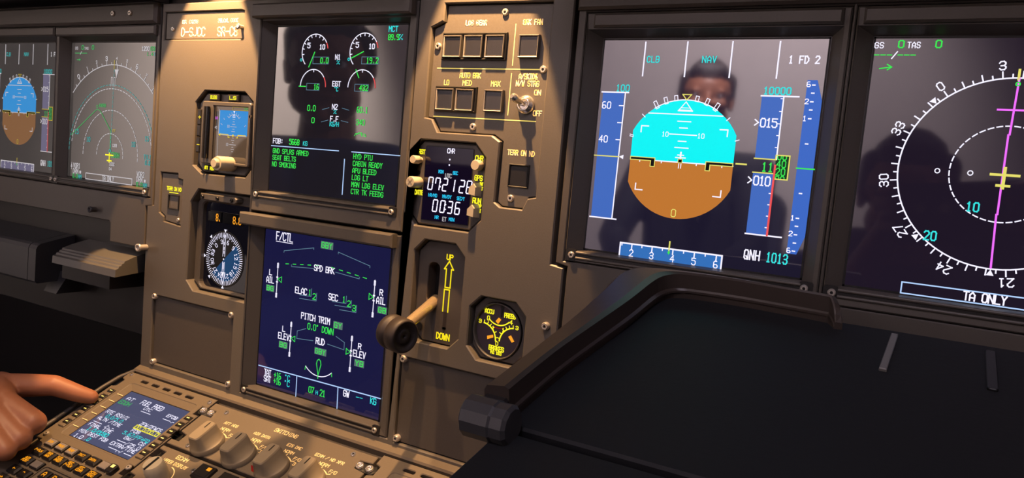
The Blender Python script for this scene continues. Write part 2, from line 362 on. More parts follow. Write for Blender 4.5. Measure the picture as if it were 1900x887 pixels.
# ------------------------------------------------------------------ display units
S = 158.75
def unit(label, ox, oz, gm, bev, outer, brow=None, rail=True, bm='bezel', notch=None):
    F = PAN.at(ox, oz); t = thing('display_unit', label, 'screen', (ox + S / 2, 0, oz), 'cockpit display screens')
    l, r, tp, bo = bev; H = 9.4
    q = MB(F); a0, b0, a1, b1 = outer
    rings = [[(0, 0, -0.5), (S, 0, -0.5), (S, S, -0.5), (0, S, -0.5)], [(-l, -bo, H), (S + r, -bo, H), (S + r, S + tp, H), (-l, S + tp, H)],
             [(a0 + 1, b0 + 1, H + 0.8), (a1 - 1, b0 + 1, H + 0.8), (a1 - 1, b1 - 1, H + 0.8), (a0 + 1, b1 - 1, H + 0.8)], [(a0, b0, H - 0.4), (a1, b0, H - 0.4), (a1, b1, H - 0.4), (a0, b1, H - 0.4)],
             [(a0, b0, -10), (a1, b0, -10), (a1, b1, -10), (a0, b1, -10)]]
    q.loft(rings, bm, False, False); q.build('bezel', t)
    q = MB(F); q.rect(0, 0, S, S, 0, gm); q.line([(0.7, 0.7), (S - 0.7, 0.7), (S - 0.7, S - 0.7), (0.7, S - 0.7)], 1.3, 0.05, 'black', True); scr = q.build('screen', t)
    if brow:
        q = MB(F); q.box(*brow[:4], 10.2, brow[4], brow[5], 1.6); q.build('hood', t)
    if rail:
        q = MB(F)
        for bb in (-1.9, -6.0): q.tube([(-1, bb, H + 0.6), (S + 1, bb, H + 0.6)], 1.25, bm, 8)
        q.box(-1, -5.2, S + 1, -2.6, H, H + 0.9, 'bezel_black'); q.build('latch_rail', t)
        for a in (-5.5, S + 4.5):
            q = MB(F); q.prism(rrect(a - 4.3, -8.5, a + 4.3, 0.5, 1.6), H - 1, H + 1.0, 'bezel_black'); q.build('screw_recess', t)
            screw(F, a + (1 if a < 0 else -1), -4, H + 1.0, t, 2.6)
    return F, t, scr

FOC = dict(w='white', g='green', c='cyan', y='yellow', r='red', tape='blue', vs='vsblue', hd='scaleblue', sky='sky', earth='earth', drum='drum')
CAC = dict(w='c_white', g='c_green', c='c_cyan', y='c_yellow', r='c_red', tape='c_blue', vs='c_blue', hd='c_blue', sky='c_sky', earth='c_earth', drum='c_drum')
def pfd(F, scr, C, lw=1.0):
    def q(): return MB(F)
    s = q()                                                        # flight mode annunciator
    for a in (33.4, 64.5, 96, 127.3): s = q(); s.seg((a, 131.9), (a, 155.8), lw, 0.3, C['w']); s.build('mode_column_line', scr)
    s = q(); s.text('CLB', 35.8, 141.6, 44.7, 145.8, 0.3, C['c']); s.build('mode_annunciator', scr); s = q(); s.text('NAV', 76.2, 141.8, 85.8, 146, 0.3, C['c']); s.build('mode_annunciator', scr); s = q(); s.text('1 FD 2', 134.2, 141.8, 153, 146.4, 0.3, C['w'], 0.85); s.build('flight_director_status', scr)
    s = q()                                                        # airspeed
    s.rect(3.8, 26, 20.6, 119.2, 0.2, C['tape']); s.seg((3, 119.5), (24, 119.5), 1.0, 0.3, C['w']); s.seg((3, 26), (24, 26), 1.0, 0.3, C['w']); s.seg((20.8, 26), (21.6, 119.4), 0.9, 0.3, C['w'])
    s.text('100', 14.2, 120.4, 24.2, 124.9, 0.3, C['c']); s.text('60', 4.4, 107.5, 10.9, 112.2, 0.3, C['w'], 0.7); s.text('40', 4.4, 82.5, 10.9, 87.1, 0.3, C['w'], 0.7)
    for b in (109.8, 97.3, 84.8): s.seg((17.8, b), (20.8, b), 0.7, 0.3, C['w'])
    s.seg((1.8, 72.2), (21.4, 72.3), 0.8, 0.4, C['y']); s.poly([(21.5, 72.4), (25, 74), (25, 70.8)], 0.4, C['w']); s.build('airspeed_tape', scr)
    s = q()                                                        # attitude ball
    r = 44; cb = 72; ht = lambda sg: [(68 + 37.4 * math.cos(math.radians(t)), 0) for t in ()]
    hw = 37.5; k = 92.4
    up = [(68 - hw, 71.6), (68 + hw, 71.6), (68 + hw, k)]; n = 20
    R0 = (hw * hw + 23.2 ** 2) / (2 * 23.2); cy = k + 23.2 - R0; a0 = math.asin(hw / R0)
    up += [(68 + R0 * math.sin(a0 - 2 * a0 * i / n), cy + R0 * math.cos(a0 - 2 * a0 * i / n)) for i in range(1, n)] + [(68 - hw, k)]
    s.poly(up, 0.2, C['sky'])
    R1 = (hw * hw + 23.6 ** 2) / (2 * 23.6); cy1 = 54.8 - 23.6 + R1; a1 = math.asin(hw / R1)
    dn = [(68 + hw, 71.6), (68 - hw, 71.6), (68 - hw, 54.8)] + [(68 + R1 * math.sin(-a1 + 2 * a1 * i / n), cy1 - R1 * math.cos(-a1 + 2 * a1 * i / n)) for i in range(1, n)] + [(68 + hw, 54.8)]
    s.poly(dn, 0.2, C['earth'])
    w = C['w']
    s.arc(68, cy, R0, 90 - 33, 90 + 33, 0.7, 0.35, w)
    for t in (10, 20, 30):
        for sg in (-1, 1):
            u = math.radians(90 + sg * t); x, y = 68 + (R0 + 1.6) * math.cos(u), cy + (R0 + 1.6) * math.sin(u); d = (math.cos(u), math.sin(u)); e = (-d[1] * 1.1, d[0] * 1.1); L = 1.4 + t * 0.045
            s.line([(x - d[0] * L - e[0], y - d[1] * L - e[1]), (x + d[0] * L - e[0], y + d[1] * L - e[1]), (x + d[0] * L + e[0], y + d[1] * L + e[1]), (x - d[0] * L + e[0], y - d[1] * L + e[1])], 0.55, 0.35, w, True)
    for pts in ([(36.4, 104.3), (38.6, 102.4)], [(97.8, 102.4), (99.7, 104.4)], [(28.5, 89.4), (31, 88.8)], [(28.5, 88.2), (31, 87.7)], [(105.2, 88.8), (107.6, 89.6)]): s.line(pts, 0.6, 0.35, w)
    s.line([(64.9, 119.3), (71.3, 119.3), (68.1, 115.5)], 0.65, 0.4, C['y'], True)
    s.line([(67.9, 114.2), (63.4, 108.4), (72.6, 108.4)], 0.65, 0.4, w, True); s.line([(64.6, 109.9), (71.4, 109.9)], 0.5, 0.4, w); s.seg((63, 107.9), (73, 107.9), 1.0, 0.4, w)
    s.seg((41.2, 105.3), (94.8, 105.3), 0.75, 0.35, w)
    for b, L in ((100.4, 9.4), (95.8, 5.6), (91.1, 19.6), (86.4, 5.6), (81.8, 9.6)): s.seg((68 - L / 2, b), (68 + L / 2, b), 0.75, 0.35, w)
    s.text('10', 52.8, 89.3, 57.3, 92.4, 0.35, w, 0.5); s.text('10', 78.8, 89.3, 83.3, 92.4, 0.35, w, 0.5)
    for sg in (-1, 1):
        s.line([(68 + sg * 26, 96), (68 + sg * 31.3, 96), (68 + sg * 31.3, 91.6)], 0.85, 0.35, w); s.line([(68 + sg * 26, 49.6), (68 + sg * 31.3, 49.6), (68 + sg * 31.3, 54)], 0.85, 0.35, w)
    s.seg((30.7, 71.5), (105.4, 71.5), 0.8, 0.4, w)
    for a in (38, 54.4, 80, 98): s.seg((a, 71), (a, 70.2), 0.7, 0.4, w)
    s.build('attitude_indicator', scr)
    s = q()                                                        # fixed aircraft symbol
    for sg in (-1, 1):
        P = [(68 + sg * x, y) for x, y in ((37.3, 73.3), (18.6, 73.3), (18.6, 67.1), (21.7, 67.1), (21.7, 71.2), (37.3, 71.2))]
        s.poly(P, 0.5, 'ink'); s.line(P, 0.6, 0.6, C['y'], True)
    s.rect(66.6, 71.2, 69.6, 73.8, 0.5, 'ink'); s.line([(66.6, 71.2), (69.6, 71.2), (69.6, 73.8), (66.6, 73.8)], 0.5, 0.6, C['y'], True)
    s.seg((67.4, 67.4), (67.4, 70.4), 0.6, 0.5, w); s.seg((69, 67.4), (69, 70.4), 0.6, 0.5, w)
    s.seg((64.6, 74.8), (71.6, 74.8), 0.8, 0.5, w); s.seg((68.1, 74), (68.1, 78.4), 1.2, 0.5, w); s.seg((66, 76.6), (70.2, 76.6), 0.8, 0.5, w)
    s.build('aircraft_symbol', scr); s = q(); s.text('0', 65.8, 32.6, 68.9, 37.8, 0.5, C['y'], 0.6); s.build('radio_height_readout', scr); s = q(); s.seg((107.6, 73.4), (114.2, 73.4), 1.1, 0.5, C['y']); s.build('altitude_reference_mark', scr)
    s = q()                                                        # altitude
    s.rect(119.4, 78, 133.2, 119.6, 0.2, C['tape']); s.rect(119.4, 27, 133, 68.6, 0.2, C['tape'])
    s.seg((119, 120), (143, 120), 1.0, 0.3, w); s.seg((119, 26.7), (142.6, 26.7), 1.0, 0.3, w); s.seg((133.6, 78.2), (133.6, 119.8), 0.9, 0.3, w); s.seg((133.3, 27), (133.3, 74), 1.3, 0.5, C['r'])
    s.text('10000', 120.4, 121.2, 137.6, 125.7, 0.3, C['c'], 0.8); s.text('>015', 116.8, 99.3, 131.2, 104.9, 0.4, w, 0.85, gap=1); s.text('>010', 116.8, 60.2, 131.2, 66.1, 0.4, w, 0.85, gap=1)
    for b in (118.4, 110, 101.8, 94, 86): s.seg((132, b), (133.6, b), 0.6, 0.4, w)
    for b in (55.2, 47.6, 39.9, 32.1): s.seg((131.6, b), (132.8, b), 0.7, 0.4, w)
    s.rect(133.2, 65.2, 142, 81, 0.25, C['drum']); s.line([(119.2, 78), (133.2, 78)], 0.8, 0.45, C['y']); s.line([(119.2, 68.6), (132.6, 68.6)], 0.8, 0.45, C['y'])
    s.line([(133.2, 78), (133.2, 81), (142, 81), (142, 65.1), (133.4, 65.1), (133.4, 68.6)], 0.8, 0.45, C['y'])
    s.text('11', 125, 69.8, 131.9, 75.4, 0.45, C['g'], 0.8); s.text('40', 134.3, 73.1, 139.9, 77.5, 0.4, C['g'], 0.6); s.text('20', 134.3, 67.9, 139.9, 72.3, 0.4, C['g'], 0.6)
    s.text('00', 134.3, 78.2, 139.9, 82.6, 0.4, C['g'], 0.6, clip=(78, 80.6)); s.text('00', 134.3, 62.7, 139.9, 67.1, 0.4, C['g'], 0.6, clip=(65.5, 68)); s.build('altitude_tape', scr)
    s = q()                                                        # vertical speed
    s.poly([(147.2, 16.6), (153.4, 16.6), (157.5, 28.8), (157.5, 118), (153.4, 131), (147.2, 131), (147.2, 103), (150, 97), (150, 50), (147.2, 44)][:4] + [(157.5, 118), (153.4, 131), (147.2, 131)], 0.2, C['vs'])
    for t, b in (('6', 128.2), ('2', 117.1), ('1', 106), ('1', 40.5), ('2', 30), ('6', 18.7)): s.text(t, 147.2, b - 1.5, 149.3, b + 1.6, 0.3, w, 0.55)
    for b in (127.8, 122.6, 117, 111.7, 106, 89.6, 57, 40.5, 35.2, 29.6, 24, 18.6): s.seg((150.7, b), (152.1, b), 0.85, 0.3, w)
    s.seg((147, 73.4), (158, 73.4), 0.9, 0.4, C['g']); s.build('vertical_speed_scale', scr)
    s = q()                                                        # heading scale
    s.rect(29.6, -0.4, 105, 9.4, 0.2, C['hd']); s.line([(29.6, -0.2), (29.6, 9.3), (105.1, 9.3), (105.1, 0)], 1.1, 0.3, w)
    for i, a in enumerate((38.7, 54.3, 69.9, 85.6, 101.2)):
        s.seg((a, 9), (a, 5.6), 0.9, 0.3, w); s.text('23456'[i], a - 1.3, 0.3, a + 1.3, 4.9, 0.3, w, 0.65); s.seg((a - 7.8, 9), (a - 7.8, 7.6), 0.8, 0.3, w)
    s.seg((67, 6.5), (67, 14.4), 1.0, 0.45, C['y']); s.poly([(67, 8.2), (68, 6.6), (67, 5), (66, 6.6)], 0.5, C['g']); s.build('heading_scale', scr)
    s = q(); s.text('QNH', 120, 9.4, 130, 15.6, 0.3, w, 0.9); s.text('1013', 134.8, 9.3, 148.1, 15.5, 0.3, C['c'], 0.85); s.build('baro_readout', scr)

F1, t1, scr1 = unit("co-pilot's large flight display with cyan sky and brown earth, right of the brake fan button", 0, 0, 'glass_pfd', (9, 8, 5, 1), (-10.5, -9, 170.5, 175.5), (-4, 164.5, 166, 174.5, 13, 'bezel'))
pfd(F1, scr1, FOC)
F2, t2, scr2 = unit("captain's faded flight display cut by the left edge of the photo", -853.6, 0.8, 'glass_captain', (7, 2, 5, 1), (-16, -8.6, 162.5, 168.5), (-14, 163, 162.5, 173.5, 14, 'bezel'))
pfd(F2, scr2, CAC)

# co-pilot's navigation display
F3, t3, scr3 = unit("co-pilot's compass rose display at the right edge with a magenta course line", 183.5, 0, 'glass_nd', (9, 9, 5, 1), (-10, -12, 170, 175.5), (-6, 164.5, 170, 174.5, 13, 'bezel'))
s = MB(F3); s.text('GS', 1.2, 151.6, 6, 155, 0.3, 'white'); s.text('0', 14.5, 151.8, 17.3, 156.1, 0.3, 'green', 0.8); s.text('TAS', 19.5, 151.7, 26.3, 155.1, 0.3, 'white'); s.text('0', 34.8, 151.8, 37.7, 156.1, 0.3, 'green', 0.8)
for a in (1.6, 5.2, 8.8, 14.9, 18.4, 21.9): s.seg((a, 147.3), (a + 2.5, 147.3), 0.6, 0.3, 'green')
s.seg((11.6, 145.2), (14.3, 149.3), 0.7, 0.3, 'white'); s.line([(5.5, 138.9), (12, 139.9)], 0.7, 0.3, 'green'); s.line([(9.6, 141.5), (12.2, 139.9), (10, 138.2)], 0.7, 0.3, 'green'); s.build('wind_readout', scr3)
s = MB(F3); cx, cz, r = 79.2, 78.4, 56.0
s.arc(cx, cz, r, 0, 360, 0.85, 0.3, 'white', 90)
for i in range(72):
    hd = i * 5; an = math.radians(90 - (hd - 37.8)); L = 4.2 if i % 2 == 0 else 2.5
    s.seg((cx + r * math.cos(an), cz + r * math.sin(an)), (cx + (r + L) * math.cos(an), cz + (r + L) * math.sin(an)), 0.8, 0.3, 'white', 0)
    if i % 6 == 0: s.ctext(str(i // 2), cx + (r + 7.6) * math.cos(an), cz + (r + 7.6) * math.sin(an), 3.0, 4.8, 0.3, 'white', 0.75, an - PI / 2)
for t in (45, 135, 225, 315, 180, 270):
    an = math.radians(90 + t); d = Vector((math.cos(an), math.sin(an))); e = Vector((-d.y, d.x)); p = Vector((cx, cz)) + d * (r + 0.3)
    s.poly([tuple(p), tuple(p + d * 3.6 + e * 2), tuple(p + d * 3.6 - e * 2)], 0.35, 'white')
s.seg((79.3, 133.6), (79.3, 139), 1.3, 0.4, 'yellow'); s.build('compass_rose', scr3)
s = MB(F3); s.arc(cx, cz, 28.2, 0, 360, 0.75, 0.3, 'white', dash=9, gap=0.6); s.text('10', 62.5, 55.4, 68.8, 60.6, 0.35, 'cyan', 0.85); s.text('20', 42.4, 35.6, 48.8, 41, 0.35, 'cyan', 0.85)
for a in (44.7, 62): s.arc(a, 78, 1.3, 0, 360, 0.6, 0.3, 'white')
s.build('range_rings', scr3)
s = MB(F3); s.seg((79.7, 134.2), (78.9, 101.8), 1.1, 0.4, 'magenta'); s.seg((71.3, 115.9), (84.3, 115.9), 1.1, 0.4, 'magenta'); s.seg((78.3, 101.4), (78.6, 55), 1.1, 0.4, 'magenta'); s.seg((78.1, 54.6), (79.2, 23.2), 1.1, 0.4, 'magenta'); s.arc(79.4, 130.9, 1.0, 0, 360, 0.7, 0.5, 'green'); s.build('course_pointer', scr3)
s = MB(F3); s.seg((72.6, 78.1), (86.4, 78.1), 1.5, 0.5, 'yellow'); s.seg((76.2, 71.8), (82.2, 71.8), 1.5, 0.5, 'yellow'); s.seg((79.2, 82), (79.2, 70.5), 1.7, 0.5, 'yellow'); s.build('aircraft_symbol', scr3)
s = MB(F3); s.line([(33.9, 1), (33.9, 7.9), (124.5, 7.9), (124.5, 1)], 0.8, 0.3, 'lineblue', True); s.text('TA ONLY', 67.6, 2.2, 89.4, 7.2, 0.3, 'white', 0.85, gap=1.2); s.build('traffic_message', scr3)

# captain's navigation display
F4, t4, scr4 = unit("captain's arc map display with green route, left of the registration plate", -677.8, 0.6, 'glass_captain', (9, 10, 5, 1), (-13, -8.4, 171, 168.5), (-10, 163, 172, 173.5, 14, 'bezel'))
s = MB(F4); s.text('GS', 8.4, 150.1, 13.4, 152.9, 0.3, 'c_white'); s.text('0', 21, 150.1, 24.6, 154.5, 0.3, 'c_green', 0.9); s.text('TAS', 26.4, 149.8, 33.9, 152.6, 0.3, 'c_white'); s.text('0', 41, 150.2, 44.3, 154.5, 0.3, 'c_green', 0.9)
s.seg((8.5, 145.8), (31.5, 145.8), 0.8, 0.3, 'c_green'); s.seg((18.4, 144.4), (20.8, 147.6), 0.7, 0.3, 'c_white'); s.line([(12.6, 138.1), (19, 138.4)], 1.0, 0.3, 'c_green'); s.poly([(17, 139.8), (19.8, 138.4), (17, 136.9)], 0.3, 'c_green'); s.build('wind_readout', scr4)
s = MB(F4); s.text('1200', 132.4, 148.9, 145, 152.9, 0.3, 'c_white', 0.9); s.text('03', 147.6, 148.9, 154.2, 152.8, 0.3, 'c_green', 0.8); s.text('1.4', 141.3, 143.4, 151.5, 146.6, 0.3, 'c_green', 0.7); s.seg((154.5, 143.3), (154.5, 146.6), 0.7, 0.3, 'c_cyan'); s.build('waypoint_readout', scr4)
s = MB(F4); cx, cz, r = 82, 31, 102; s.arc(cx, cz, r, 44.5, 137.5, 0.9, 0.3, 'c_white', 30)
for i in range(-10, 11):
    hd = 36.6 + i * 5 - 36.6 % 5; dt = hd - 36.6
    if abs(dt) > 46: continue
    an = math.radians(90 - dt); big = round(hd) % 10 == 0; L = 5 if big else 3
    s.seg((cx + r * math.cos(an), cz + r * math.sin(an)), (cx + (r + L) * math.cos(an), cz + (r + L) * math.sin(an)), 0.8, 0.3, 'c_white', 0)
    if big:
        hh = round(hd / 10); k = 1.0 if hh % 3 == 0 else 0.62
        s.ctext(str(hh % 36), cx + (r + 7.4) * math.cos(an), cz + (r + 7.4) * math.sin(an), 3.4 * k, 4.6 * k, 0.3, 'c_white', 0.7 * k + 0.15, an - PI / 2)
s.seg((84.4, 128.2), (84.4, 137.6), 1.0, 0.5, 'c_yellow'); s.poly([(85.4, 127.8), (92.8, 127.8), (89.2, 119.5)], 0.4, 'c_white'); s.seg((89.2, 119), (90.5, 134), 0.8, 0.4, 'c_white'); s.build('compass_arc', scr4)
s = MB(F4)
for rr, d0, d1 in ((24.6, -5, 185), (51, -4, 184)): s.arc(cx, cz, rr, d0, d1, 0.8, 0.3, 'c_white', dash=6 if rr > 30 else 11, gap=0.6)
s.arc(cx, cz, 75.2, 8, 172, 0.8, 0.3, 'c_white', dash=4, gap=0.6); s.arc(cx, cz, 79.4, 16, 180, 0.65, 0.3, 'c_cyan', dash=4, gap=0.6)
s.text('15', 13.8, 52.2, 20.6, 57.4, 0.35, 'c_cyan', 0.8); s.text('10', 37.2, 44.4, 43.8, 49.4, 0.35, 'c_cyan', 0.8); s.text('10', 121.2, 43.6, 127.6, 48.6, 0.35, 'c_cyan', 0.8); s.text('15', 144.5, 51, 150.6, 56, 0.35, 'c_cyan', 0.8); s.build('range_rings', scr4)
s = MB(F4); s.line([(6.6, 50.5), (52.1, 80.6)], 0.8, 0.35, 'c_green'); s.line([(52, 80.6), (55.5, 82), (59, 81.6), (62.8, 79.2)], 0.8, 0.35, 'c_green'); s.line([(62.8, 79.2), (82.3, 58.8), (82.6, 36)], 0.8, 0.35, 'c_green')
s.arc(55.5, 85.2, 1.6, 0, 360, 0.6, 0.4, 'c_green'); s.text('KA093', 59.5, 85.2, 71, 88.6, 0.4, 'c_green', 0.6); s.text('FF', 86, 57.4, 91, 60.4, 0.4, 'c_yellow', 0.55); s.arc(82.4, 36, 1.8, 0, 360, 0.8, 0.4, 'c_cyan')
s.text('EDDH', 85.7, 29.2, 99.8, 34.6, 0.4, 'c_green', 0.9); s.text('1209', 87, 41.2, 95, 44.2, 0.4, 'c_white', 0.6); s.text('100C', 82.4, 19.6, 92, 23.2, 0.4, 'c_white', 0.6); s.text('04', 82.4, 14.4, 87, 17.2, 0.4, 'c_white', 0.6); s.build('flight_plan_route', scr4)
s = MB(F4); s.line([(84.4, 128), (83.2, 34)], 0.6, 0.3, 'c_cyan') if False else [s.seg((84.4 - 1.2 * (128 - b) / 94, b), (84.4 - 1.2 * (128 - b) / 94, b - 3.2), 0.6, 0.3, 'c_cyan') for b in range(128, 36, -5)]; s.line([(79.6, 109), (79.6, 119), (82, 119), (82, 109)], 0.6, 0.35, 'c_white'); s.line([(84.4, 109), (84.4, 119), (86.8, 119), (86.8, 109)], 0.6, 0.35, 'c_white'); s.build('track_line', scr4)
s = MB(F4); s.seg((75, 31.3), (89, 31.3), 1.5, 0.5, 'y_bright'); s.seg((78.4, 24.9), (86, 24.9), 1.5, 0.5, 'y_bright'); s.seg((82, 33.5), (82, 23.5), 1.5, 0.5, 'y_bright'); s.build('aircraft_symbol', scr4)
s = MB(F4); s.text('VOR1', 13, 12, 26, 17.4, 0.3, 'c_white', 0.8); s.text('DRN', 12.8, 5.4, 22.8, 10.8, 0.3, 'c_white', 0.8); s.rect(25.4, 6, 28.6, 9.2, 0.3, 'c_white'); s.text('0.0', 12.2, 0.4, 22, 5, 0.3, 'c_green', 0.9); s.text('NM', 23.6, 0.4, 29.4, 4.4, 0.3, 'c_cyan', 0.8)
s.seg((9.2, 10), (9.2, 18), 0.6, 0.3, 'c_white'); s.line([(7.8, 13), (9.2, 16), (10.6, 13)], 0.6, 0.3, 'c_white', True)
s.build('radio_readout', scr4); s = MB(F4); s.text('VOR2', 133.2, 11, 145.8, 16.5, 0.3, 'c_white', 0.8); s.text('DRN', 133, 5.4, 143, 10.6, 0.3, 'c_white', 0.8); s.rect(146, 5.6, 149, 8.6, 0.3, 'c_white'); s.text('0.0', 132.8, -0.2, 143.2, 4.6, 0.3, 'c_green', 0.9); s.text('NM', 145.2, -0.2, 151, 4.4, 0.3, 'c_cyan', 0.8)
s.build('radio_readout', scr4); s = MB(F4); s.text('TILT', 144, 31.2, 156, 35.8, 0.3, 'c_cyan', 0.8); s.text('0.0', 146.6, 25, 155, 29.6, 0.3, 'c_cyan', 0.8); s.build('radar_tilt_readout', scr4)
s = MB(F4); s.line([(38.2, 0.8), (125, 0.8), (125, 7.6), (38.2, 7.6)], 0.9, 0.3, 'c_white', True); s.text('TA ONLY', 70.2, 1.8, 91.9, 7, 0.3, 'c_white', 0.8, gap=1.2); s.build('traffic_message', scr4)

# engine display
F5, t5, scr5 = unit('upper centre screen showing engine dials and green memo lines', -340.6, 14.3, 'glass_ewd', (10.2, 8, 3, 1), (-11, -20, 174.5, 175.2), (-15.5, 163, 173, 176, 19, 'bezel'))
for i, (cx, cz, val, an, bug) in enumerate(((51, 134.2, '0.0', 245, (34.2, 126.6)), (110, 134.6, '19.2', 203, (93, 127.6)))):
    s = MB(F5); s.arc(cx, cz, 16.2, 31, 225, 0.8, 0.3, 'white', 30); s.arc(cx, cz, 16.2, 11, 31, 0.9, 0.3, 'red', 6)
    for t in (190, 170, 150, 130, 110, 90, 70, 50):
        u = math.radians(t); s.seg((cx + 13.9 * math.cos(u), cz + 13.9 * math.sin(u)), (cx + 16 * math.cos(u), cz + 16 * math.sin(u)), 0.7, 0.3, 'white')
    s.text('5', cx - 9.6, cz + 3.6, cx - 6.6, cz + 8, 0.35, 'white', 0.8); s.text('10', cx + 5.8, cz + 2.4, cx + 11.8, cz + 6.5, 0.35, 'white', 0.8)
    s.arc(*bug, 1.1, 0, 360, 0.55, 0.35, 'cyan'); u = math.radians(an); L0, L1 = (1, 15.5); s.seg((cx + 0.4 * math.cos(u), cz + 0.4 * math.sin(u)), (cx + L1 * math.cos(u), cz + L1 * math.sin(u)), 0.85, 0.4, 'green')
    bx = (cx - 1.8, cz - 11, cx + 17.6, cz - 4.8); s.line([(bx[0], bx[1]), (bx[2], bx[1]), (bx[2], bx[3]), (bx[0], bx[3])], 0.45, 0.3, 'steelblue', True)
    s.text(val, bx[2] - (9.8 if i == 0 else 13.6), bx[1] + 0.8, bx[2] - 0.5, bx[3] - 0.8, 0.35, 'green', 0.7); s.build('fan_speed_dial', scr5)
    s = MB(F5); ez = cz - 32.1; s.arc(cx, ez, 15.9, 34, 180, 0.8, 0.3, 'white', 24); s.arc(cx, ez, 15.9, 0, 34, 0.9, 0.3, 'red', 8)
    if i == 0: s.seg((33.6, ez), (42, ez), 0.85, 0.4, 'green')
    else: s.seg((102.4, 118.3), (106.2, 111.4), 0.85, 0.4, 'green')
    s.seg((cx, ez + 13.8), (cx, ez + 15.8), 0.7, 0.3, 'white')
    bx = (cx - 7.8, ez - 3.2, cx + 8, ez + 3); s.line([(bx[0], bx[1]), (bx[2], bx[1]), (bx[2], bx[3]), (bx[0], bx[3])], 0.45, 0.3, 'steelblue', True)
    v = '16' if i == 0 else '432'; s.text(v, bx[2] - (6.4 if i == 0 else 10), bx[1] + 0.8, bx[2] - 0.4, bx[3] - 0.9, 0.35, 'green', 0.7); s.build('exhaust_temperature_dial', scr5)
s = MB(F5); T = lambda t, a0, b0, a1, b1, m, w=None, gap=1.4: s.text(t, a0, b0, a1, b1, 0.3, m, w, gap=gap)
T('N1', 76.8, 127.4, 82.6, 131.6, 'white', .7); T('%', 79, 123.2, 82, 126.2, 'cyan', .5); T('EGT', 75.5, 103.2, 85, 107.5, 'white', .75); T('°C', 78, 98.7, 82.4, 102.2, 'cyan', .55)
T('0.0', 46.3, 79.7, 56, 84.7, 'green', .7); T('N2', 77, 82.2, 83.1, 86.7, 'white', .7); T('%', 79.2, 78.2, 82.1, 81.4, 'cyan', .5); T('60.1', 107, 80.4, 119.2, 85.3, 'green', .7)
T('0', 52.5, 68.6, 55.7, 73.4, 'green', .7); T('F.F', 75.6, 71, 85, 75.7, 'white', .75); T('KG/H', 75.4, 66.7, 86, 70.5, 'cyan', .5, 1.1); T('340', 107.1, 69.4, 116.5, 74, 'green', .7)
for a, b in (((64.9, 81.4), (73.1, 83.4)), ((89, 83.6), (97.2, 82)), ((64.6, 70), (72.8, 72)), ((88.9, 72.2), (97.2, 71))): s.seg(a, b, 0.45, 0.3, 'steelblue')
s.line([(105.8, 59.4), (107, 61.4), (118.2, 61.4), (119, 59.2)], 0.5, 0.3, 'green'); s.line([(108, 60.2), (111, 62.6), (114, 62.4)], 0.5, 0.3, 'green'); s.line([(114, 62.6), (114, 59.8), (119, 59.6)], 0.5, 0.3, 'green'); s.build('engine_readout', scr5)
s = MB(F5); T('FOB:', 3.9, 46.9, 16.8, 51.4, 'white', .7); T('5668', 25.6, 46.9, 38.2, 51.8, 'green', .75); T('KG', 43.5, 46.9, 48.7, 50.7, 'cyan', .5); s.seg((1.8, 44.2), (88.2, 44.6), 0.8, 0.3, 'lineblue'); s.seg((104, 44.8), (159, 45), 0.8, 0.3, 'lineblue'); s.seg((96, 37.4), (96.1, 5.4), 0.9, 0.3, 'lineblue'); s.build('fuel_readout', scr5)
s = MB(F5)
for i, (t, L) in enumerate((('GND SPLRS ARMED', 46.4), ('SEAT BELTS', 30.6), ('NO SMOKING', 30.9))): T(t, 4.4, 37.4 - 6.4 * i, 4.4 + L, 41.7 - 6.4 * i, 'green', .62)
s.build('memo_list', scr5); s = MB(F5)
for i, (t, L) in enumerate((('HYD PTU', 21.8), ('CABIN READY', 33.6), ('APU BLEED', 27.4), ('LDG LT', 18.8), ('MAN LDG ELEV', 37), ('CTR TK FEEDG', 37))): T(t, 106.5, 38.8 - 6.35 * i, 106.5 + L, 43.1 - 6.35 * i, 'green', .62)
s.build('status_list', scr5)
s = MB(F5); T('MCT', 136.8, 151.8, 146.5, 156.2, 'cyan', .75); T('89.9', 136.8, 144.7, 148.2, 149.2, 'green', .75); T('%', 148.9, 144.8, 152.1, 149.1, 'cyan', .6); s.build('thrust_limit', scr5)

# system display
F6, t6, scr6 = unit('lower centre screen showing the flight control page', -341.1, -180.4, 'glass_sd', (10, 9, 2, 1), (-10.5, -7.8, 175, 171.5), (-17.7, 160.5, 171, 172.6, 18, 'bezel'))
s = MB(F6); T('F/CTL', 16.6, 148.6, 38.2, 156.2, 'white', .95, 1.2); s.seg((16.6, 147), (38.8, 147), 0.6, 0.3, 'white'); s.build('page_title', scr6)
def tagbox(s, t, a0, b0, a1, b1): s.rect(a0, b0, a1, b1, 0.2, 'tagbg'); s.text(t, a0 + 1.4, b0 + 1, a1 - 1.4, b1 - 1, 0.3, 'green', 0.75)
s = MB(F6); tagbox(s, 'GBY', 74.6, 147.4, 90, 154.4); s.line([(27.8, 137.4), (28, 139), (66.2, 146.6), (66.2, 145)], .55, .3, 'steelblue'); s.line([(96.8, 145), (96.8, 146.6), (135.2, 139), (135.2, 137.4)], .55, .3, 'steelblue')
for i in range(5):
    a = 31.2 + i * 9.6; s.seg((a, 126.6 + i * 0.95), (a + 3.7, 127 + i * .95), 0.7, .3, 'green'); a = 128.2 - i * 9.6; s.seg((a, 127.6 + i * .95), (a + 4, 127.2 + i * .95), 0.7, .3, 'green')
s.line([(38.8, 126.8), (39, 125), (68, 127.2)], .55, .3, 'steelblue'); s.line([(95, 127.6), (123.8, 125.6), (124, 127.2)], .55, .3, 'steelblue'); T('SPD BRK', 68.4, 125.6, 93.4, 131, 'white', .8, 1.1); s.build('speed_brake_status', scr6)
